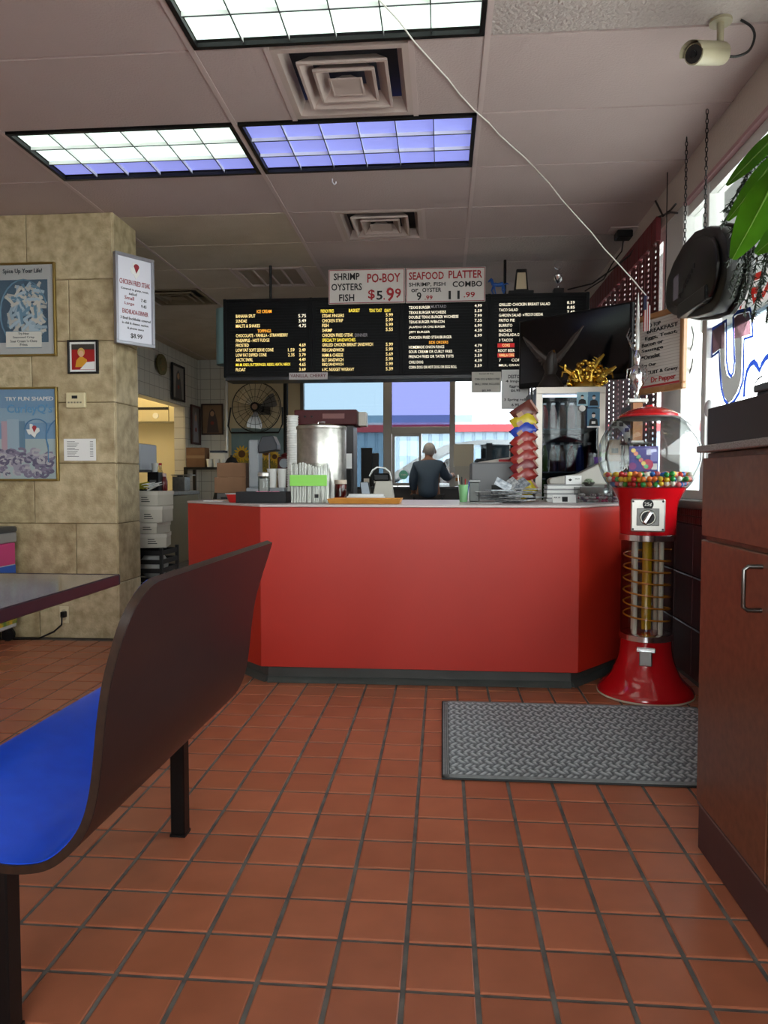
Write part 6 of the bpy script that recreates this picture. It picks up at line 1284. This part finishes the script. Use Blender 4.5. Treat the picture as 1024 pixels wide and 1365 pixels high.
for u, v, uc in ((913, 322, 913), (940, 303, 941)):
    p1_ = atX(u, v, XH+.03); y_ = p1_.y; z_ = p1_.z-.02; n_ = int((CZ-z_)/.022)
    lk = MB()
    for k in range(n_):
        zc = z_+.011+k*.022; ax = k % 2
        lk.tube([(XH+.03+(.006*math.cos(q*.785) if ax else 0), y_+(0 if ax else .006*math.cos(q*.785)), zc+.014*math.sin(q*.785)) for q in range(9)], .0022, 4)
    lk.v = [(x-XH, y-3.62, z) for x, y, z in lk.v]; lk.build('chain', DARKM, hs)
# price board at the window post
pb0, pb1 = Vector((1.18, 4.56)), Vector((1.352, 4.20))
bd = thing('breakfast_board', 'white letter board with wooden frame listing breakfast by the window', 'sign', (pb0.x, pb0.y, 1.60), math.atan2(pb1.y-pb0.y, pb1.x-pb0.x))
w = (pb1-pb0).length; h = .47; OAKF = mat('oak_frame', (176,128,84), .4, noise=(20,3,1.5), col2=(150,104,62)); f = MB()
for c in ((0,w,0,.035),(0,w,h-.035,h),(0,.03,.035,h-.035),(w-.03,w,.035,h-.035)): f.box(c[0],c[1],-.02,.015,c[2],c[3])
f.build('frame', OAKF, bd, bevel=.006); B(.03,w-.03,-.006,.01,.035,h-.035).build('board', mat('board_ivory', (206,200,192), .5), bd)
for k in range(22): B(.034,w-.034,-.0072,-.006,.045+k*.0178,.0475+k*.0178).build('letter_groove', mat('groove', (176,168,160), .6), bd)
REDB = mat('red_brand', (176,40,44), .5)
B(.03,w-.03,-.0078,-.006,.038,.05).build('red_line', REDB, bd); B(w-.036,w-.03,-.0078,-.006,.05,h-.036).build('red_line', REDB, bd)
for x0, x1, z, hh, body, m in ((.22,.52,.83,.05,'NO TOP',INK),(.24,.86,.76,.05,'BREAKFAST',INK),(.2,.86,.67,.055,'Eggs, Toast,',INK),(.13,.58,.60,.05,'Bacon or',INK),(.13,.58,.52,.055,'Sausage',INK),(.13,.52,.44,.055,'*Omelet',INK),(.12,.44,.33,.055,'Try Our',INK),(.11,.88,.23,.055,'BISCUIT & Gravy',INK),(.34,.84,.115,.085,'Dr Pepper',REDB)):
    lettering(body, (w*x0,-.0085,h*z), w*(x1-x0), h*hh, m, bd)
B(w*.45,w*.55,.015,.05,.2,.26).build('bracket', STEEL, bd); MB().tube([(w*.5,.03,h-.05),(w*.5,.03,CZ-1.60)], .003, 6).build('hanging_wire', DARKM, bd)
# red perforated blind beyond the post
bd2 = thing('red_blind', 'dark red perforated window blind with valance beyond the white post', 'blind', (1.33, 4.68, 0))
RBM = mat('red_blind', (96,22,28), .6, noise=(16,3,1.5), col2=(74,16,22)); RBV = mat('red_valance', (120,34,42), .6, noise=(12,3,1.5), col2=(94,24,32))
for k in range(28): B(-.015,.015,.0+k*.1,.092+k*.1,2.57,2.72).build('valance_slat', RBV, bd2, bevel=.003)
n_y, n_z = 18, 44
for k in range(n_y):
    y0 = .01+k*.155
    sl_ = MB(); sl_.box(.006,.012,y0,y0+.05,1.0,2.57); sl_.box(.006,.012,y0+.095,y0+.145,1.0,2.57)
    for j in range(n_z): sl_.box(.006,.012,y0+.05,y0+.095,1.0+j*.0357,1.0+j*.0357+.019)
    sl_.build('blind_strip', RBM, bd2)
# cables in the corner
CBL = mat('cable_black', (20,20,22), .5)
def cable(label, pts, r=.006, m=CBL, name='cable'): return tag(MB().tube([atY(u, v, y) for u, v, y in pts], r, 7).build(name, m, None, True), label, 'cable')
cable('black cable sagging from menu board to the window post', [(757,386,5.95),(790,378,5.8),(815,360,5.6),(840,340,5.3),(860,310,5.0),(876,290,4.72),(894,283,4.5),(903,284,4.34)])
cable('thin black cable drooping from ceiling outlet behind the white string', [(833,308,5.4),(829,335,5.45),(816,352,5.5),(805,372,5.6),(780,388,5.8)], .005)
cable('short black cable from ceiling corner to the window post', [(874,268,4.75),(880,280,4.65),(884,288,4.6),(894,280,4.55),(901,272,4.36)], .006)
p = atZ(842, 305, CZ); t = thing('ceiling_socket', 'black socket box hanging from the corner ceiling tile', 'socket', (p.x-.06, p.y, CZ)); B(-.05,.06,-.05,.05,-.07,-.02).build('box', BLACK, t, bevel=.006); B(-.1,.1,-.07,.07,-.012,-.003).build('plate', TBAR, t, bevel=.002); B(-.012,.012,-.012,.012,-.02,-.012).build('neck', BLACK, t)
# white cord with little flag at the end
A = atZ(503, -4, CZ-.004); Bq = atZ(632, 146, CZ-.006); Cq = atZ(712, 222, CZ-.012); Dq = Vector((1.155, 4.27, 2.13))
pts = []
for P0, P1, n_ in ((A, Bq, 6), (Bq, Cq, 5), (Cq, Dq, 8)):
    for k in range(n_): f_ = k/n_; pts.append(P0.lerp(P1, f_)+Vector((.006*math.sin(k*2.1), .004*math.cos(k*1.7), -.003*math.sin(f_*3.14))))
pts.append(Dq)
wcord = thing('ceiling_string', 'white string strung along the ceiling down to the breakfast board', 'string', (0,0,0)); MB().tube(pts, .0035, 6).build('strand', mat('cord_white', (222,220,214), .6), wcord, True)
fg = thing('small_flag', 'little striped flag hanging at the end of white string', 'flag', (1.15, 4.245, 1.93), -.6)
for k in range(6): B(-.018+.006*k,-.012+.006*k,-.002,.002,.0,.2-.012*k).build('stripe', [RED_INK, PAPER][k % 2], fg)
B(-.019,-.001,-.003,.003,.12,.2).build('canton', mat('flag_blue', (50,56,90), .6), fg)
p = atZ(443, 238, CZ); tag(MB().tube([(0,0,-.001),(0,0,-.02),(.012,0,-.035),(.022,0,-.028),(.022,0,-.018)], .004, 6).build('ceiling_hook', mat('hook_white', (226,226,240), .4), None, True, loc=(p.x, p.y, CZ)), 'small white hook below the lavender ceiling light', 'hook')
# security camera
p = atZ(961, 27, CZ)
sc_ = thing('security_camera', 'beige bullet security camera mounted on the ceiling at right', 'camera', (p.x, p.y, CZ)); CAMB = mat('camera_beige', (158,150,126), .5)
MB().cyl((0,0,-.001),(0,0,-.012),.042,n=24).build('mount_plate', CAMB, sc_, True); MB().cyl((0,0,-.012),(0,0,-.10),.013,n=12).build('mount_arm', CAMB, sc_, True); MB().sphere((0,0,-.105),.018,12,8).build('joint', CAMB, sc_, True)
e0 = Vector((.02,.03,-.115)); e1 = atY(925, 72, p.y-.13)-Vector((p.x, p.y, CZ)); d = (e1-e0).normalized()
MB().tube([e0-d*.005, e0+d*.01, e1-d*.02, e1], [.028,.036,.038,.036], 20).build('barrel', CAMB, sc_, True)
MB().cyl(e1+d*.0005, e1+d*.004, .031, n=20).build('lens_face', MIRRORBLK, sc_, True); MB().cyl(e1+d*.004, e1+d*.012, .012, n=14).build('lens', BLACK, sc_, True)
up = Vector((0,0,1)); sd_ = d.cross(up).normalized(); u2 = sd_.cross(d)
hv = []
for q, tt in ((e0+d*.02, .030), (e1+d*.025, .033)):
    for a_ in range(9): an = math.pi*a_/8; hv.append(q+sd_*(.043*math.cos(an))+u2*(.043*math.sin(an)*.95+.002))
MB().add(hv+[v*1.0+u2*.003 for v in hv], [(k,k+1,k+10,k+9) for k in range(8)]+[(18+k,18+k+9,18+k+10,18+k+1) for k in range(8)]).build('sun_shield', CAMB, sc_, True)
MB().tube(refine([tuple(p_) for p_ in (e0, e0+Vector((.05,.0,-.008)), e0+Vector((.10,.0,.012)), e0+Vector((.118,-.005,.06)), (.115,.0,-.03), (.075,0,-.002))], 6), .005, 7).build('lead', CBL, sc_, True)
# plants hanging at the window
hpot = thing('leafy_plant', 'hanging plant with large glossy green leaves at upper right', 'plant', (1.09, 2.36, 2.32))
MB().lathe([(.06,-.02),(.085,.08),(.09,.08),(.08,.075),(.001,.06)], 20).build('pot', mat('pot_terracotta', (150,90,60), .6), hpot, True); MB().tube([(0,0,.07),(0,0,CZ-2.32)], .003, 6).build('hanging_cord', DARKM, hpot)
def leaf(base, tip, width, side, droop, m, parent):
    base, tip = Vector(base), Vector(tip); ax = tip-base; sd = (ax.cross(EYE-(base+Vector(parent.location)))).normalized(); sd = (sd+Vector(side)*.15).normalized(); nr = ax.normalized().cross(sd).normalized(); vs = []; fs = []; N = 14; K = 6
    for i in range(N+1):
        f_ = i/N; wd_ = width*math.sin(math.pi*min(1,(f_*.93+.03)))**.75*(1-.15*f_); c_ = base+ax*f_+nr*(droop*math.sin(math.pi*f_))
        for j in range(K+1): g_ = -1+2*j/K; vs.append(c_+sd*(g_*wd_)+nr*(-.22*wd_*(1-abs(g_))+.10*wd_*math.cos(i*2.4)*abs(g_)*.3))
    for i in range(N):
        for j in range(K): a_ = i*(K+1)+j; fs.append((a_,a_+1,a_+K+2,a_+K+1))
    n0 = len(vs); vs += [v+nr*.0012 for v in vs[:n0]]; fs += [tuple(n0+k for k in reversed(f)) for f in fs[:]]
    o = MB().add(vs, fs).build('leaf', m, parent, True)
    mid = MB().tube([base+ax*(i/8)+nr*(droop*math.sin(math.pi*i/8)-.22*width*math.sin(math.pi*min(1,(i/8*.93+.03)))**.75-.001) for i in range(9)], [.004-.0004*i for i in range(9)], 5); mid.build('midrib', mat('midrib', (110,150,60), .5), o, True)
O = Vector((1.09,2.36,2.32))
def lp(u, v, x): p = atX(u, v, x); return p-O
for (u0,v0,xa_,u1,v1,xb_,wd_,dr_) in ((1045,168,1.06,969,247,1.04,.030,.02),(1042,200,1.05,970,294,1.03,.036,.03),(1042,222,1.03,977,345,1.0,.066,.03),(1095,262,1.06,1008,338,1.03,.05,.02),(1078,180,1.08,1030,262,1.05,.04,.02)):
    b0 = lp(u0,v0,xa_); t0 = lp(u1,v1,xb_); leaf(b0, t0, wd_, (.3,1,.25), dr_, LEAF, hpot)
    MB().tube([(0,0,.07), b0*.5+Vector((0,0,.05)), b0], .004, 6).build('stem', LEAF, hpot, True)
fp = thing('fern_plant', 'dark hanging fern with drooping feathery fronds behind green leaves', 'plant', (1.14, 2.50, 2.22))
MB().lathe([(.05,-.06),(.065,.03),(.06,.03),(.001,.02)], 18).build('pot', mat('pot_dark', (50,46,42), .6), fp, True); MB().tube([(0,0,.02),(0,0,CZ-2.22)], .003, 6).build('hanging_cord', DARKM, fp)
O2 = Vector((1.14,2.50,2.22)); rnd = random.Random(11)
for (u1,v1) in ((966,282),(962,300),(975,310),(985,328),(972,384),(976,396),(984,404),(992,418),(1003,428),(1012,400),(1022,430),(1028,380),(970,352)):
    e = atX(u1, v1, 1.13)-O2; m_ = e*.55+Vector((0,0,.07)); pts = [Vector((0,0,.03)).lerp(m_, k/5) for k in range(5)]+[m_.lerp(e, k/6)+Vector((0,0,-.015*math.sin(3.14*k/6))) for k in range(7)]
    fo = MB().tube(pts, .003, 5)
    for k in range(3, len(pts)-1):
        for q in range(26):
            dv = Vector((rnd.uniform(-.4,.4), rnd.uniform(-1,1), rnd.uniform(-1.2,.2))).normalized()*rnd.uniform(.014,.028); p_ = pts[k].lerp(pts[k+1], q/26); fo.tube([p_, p_+dv], [.0028,.0010], 3)
    fo.build('frond', DARKLEAF, fp)

# ------------------------------------------------------------------ people
def skin(name, verts, edges, radii, m, parent, root=0, sub=2):
    me = bpy.data.meshes.new(name); me.from_pydata(verts, edges, []); me.materials.append(m); o = link(name, me, parent)
    md = o.modifiers.new('skin', 'SKIN'); md.use_smooth_shade = True
    sv = me.skin_vertices[0].data if me.skin_vertices else None
    if sv is None:
        bm = bmesh.new(); bm.from_mesh(me); ly = bm.verts.layers.skin.verify(); bm.to_mesh(me); bm.free(); sv = me.skin_vertices[0].data
    for k, r in enumerate(radii): sv[k].radius = (r, r) if not isinstance(r, tuple) else r; sv[k].use_root = (k == root)
    s_ = o.modifiers.new('sub', 'SUBSURF'); s_.levels = sub; s_.render_levels = sub
    return o
mp_ = atY(571, 640, 9.6)
mn = thing('person', 'grey-haired person in dark blue shirt reaching through the drive-through window', 'person', (mp_.x, 9.6, 0))
SHIRT = mat('navy_shirt', (66,84,104), .85, bump=(14,.5)); TROU = mat('dark_trousers', (26,26,30), .85); HAIR = mat('grey_hair', (196,194,192), .8, noise=(60,3,1.5), col2=(150,146,144))
bv = [(0,0,.90),(0,.01,1.10),(0,.03,1.28),(.0,.05,1.36),(.005,.06,1.40),(.01,.07,1.455),(.012,.075,1.51),(.012,.07,1.548),
      (.10,0,.86),(.10,.02,.48),(.10,0,.09),(.10,.14,.04),(-.10,0,.86),(-.10,.02,.48),(-.10,0,.09),(-.10,.14,.04),
      (.17,.02,1.28),(.25,.10,1.12),(.30,.34,1.14),(.32,.43,1.15),(-.17,.02,1.27),(-.215,.03,1.04),(-.19,.16,.90),(-.185,.25,.89)]
be = [(0,1),(1,2),(2,3),(3,4),(4,5),(5,6),(6,7),(0,8),(8,9),(9,10),(10,11),(0,12),(12,13),(13,14),(14,15),(2,16),(16,17),(17,18),(18,19),(2,20),(20,21),(21,22),(22,23)]
br = [.125,.12,.13,.06,.05,.075,.085,.055,.085,.06,.04,.032,.085,.06,.04,.032,.055,.042,.032,.028,.055,.042,.032,.028]
bo = skin('body', bv, be, br, SKN, mn)
def hand(parent, wrist, d, up, m):
    d = Vector(d).normalized(); up = Vector(up).normalized(); s_ = d.cross(up).normalized(); h = MB(); w_ = Vector(wrist)
    h.tube([w_-d*.02, w_+d*.03, w_+d*.08], [.026,.034,.032], 10)
    for k, (o_, l) in enumerate(((-.026,.058),(-.009,.068),(.009,.064),(.026,.050))): p0 = w_+d*.075+s_*o_; h.tube([p0, p0+d*l*.45, p0+d*l*.75-up*.012, p0+d*l*.9-up*.03], [.009,.0085,.008,.006], 7)
    p0 = w_+d*.02+s_*-.03; h.tube([p0, p0+d*.02-s_*.025, p0+d*.05-s_*.03-up*.01], [.011,.010,.007], 7)
    h.build('hand', m, parent, True)
hand(mn, (.32,.43,1.15), (.1,1,.05), (0,0,1), SKN); hand(mn, (-.185,.25,.89), (0,1,0), (0,0,1), SKN)
sv_ = [(0,0,.82),(0,0,.96),(0,.01,1.10),(0,.025,1.25),(0,.045,1.335),(.155,.025,1.27),(.235,.10,1.12),(.285,.26,1.13),(-.155,.02,1.26),(-.205,.03,1.07),(-.19,.10,.95)]
skin('shirt', sv_, [(0,1),(1,2),(2,3),(3,4),(3,5),(5,6),(6,7),(3,8),(8,9),(9,10)], [(.15,.19),(.155,.19),(.15,.19),(.135,.18),(.072,.08),(.082,.082),(.066,.066),(.052,.052),(.082,.082),(.066,.066),(.056,.056)], SHIRT, mn)
skin('trousers', [(0,0,.88),(.095,0,.80),(.10,.02,.48),(.10,0,.10),(-.095,0,.80),(-.10,.02,.48),(-.10,0,.10)], [(0,1),(1,2),(2,3),(0,4),(4,5),(5,6)], [.15,.11,.085,.065,.11,.085,.065], TROU, mn)
MB().sphere((.012,.062,1.49), .092, 20, 14, (.90,1.0,1.0)).build('hair', HAIR, mn, True)
for s_ in (-1,1): MB().sphere((.012+s_*.084,.085,1.462), .02, 10, 8, (.5,.9,1.4)).build('ear', SKN, mn, True)
MB().tube([(.012,.155,1.475),(.012,.178,1.455),(.012,.158,1.445)], [.01,.014,.008], 8).build('nose', SKN, mn, True)
for s_ in (-1,1): MB().sphere((.012+s_*.03,.15,1.485), .009, 8, 6).build('eye', INK, mn, True)
B(-.01,.034,.15,.158,1.418,1.424).build('mouth', mat('lip', (120,70,62), .6), mn)
for s_ in (-1,1): MB().sphere((s_*.10,.06,.045), .06, 12, 8, (.8,2.0,.75)).build('shoe', BLACK, mn, True)
dp = atY(597, 612, 12.45)
dv = thing('person', 'car driver with dark hair turned to the drive-through window', 'person', (dp.x+.02, 12.45, .52))
skin('body', [(0,0,.15),(0,0,.45),(0,0,.62),(0,-.01,.70),(0,-.015,.78),(0,-.01,.85),(.16,0,.58),(.2,-.1,.35),(.1,-.15,.3),(-.16,0,.58),(-.25,-.05,.36),(-.35,-.06,.42)], [(0,1),(1,2),(2,3),(3,4),(4,5),(2,6),(6,7),(7,8),(2,9),(9,10),(10,11)], [.14,.15,.07,.05,.08,.06,.06,.05,.035,.06,.05,.035], SKN, dv)
skin('top', [(0,0,.12),(0,0,.42),(0,0,.60),(.15,0,.57),(-.15,0,.57)], [(0,1),(1,2),(2,3),(2,4)], [.17,.17,.09,.08,.08], mat('driver_top', (80,60,66), .8), dv)
MB().sphere((0,.03,.80), .11, 16, 10, (.95,1,1.2)).build('hair', mat('dark_hair', (30,24,22), .7), dv, True)
MB().tube([(0,-.085,.79),(0,-.105,.775),(0,-.085,.765)], [.01,.012,.008], 8).build('nose', SKN, dv, True)
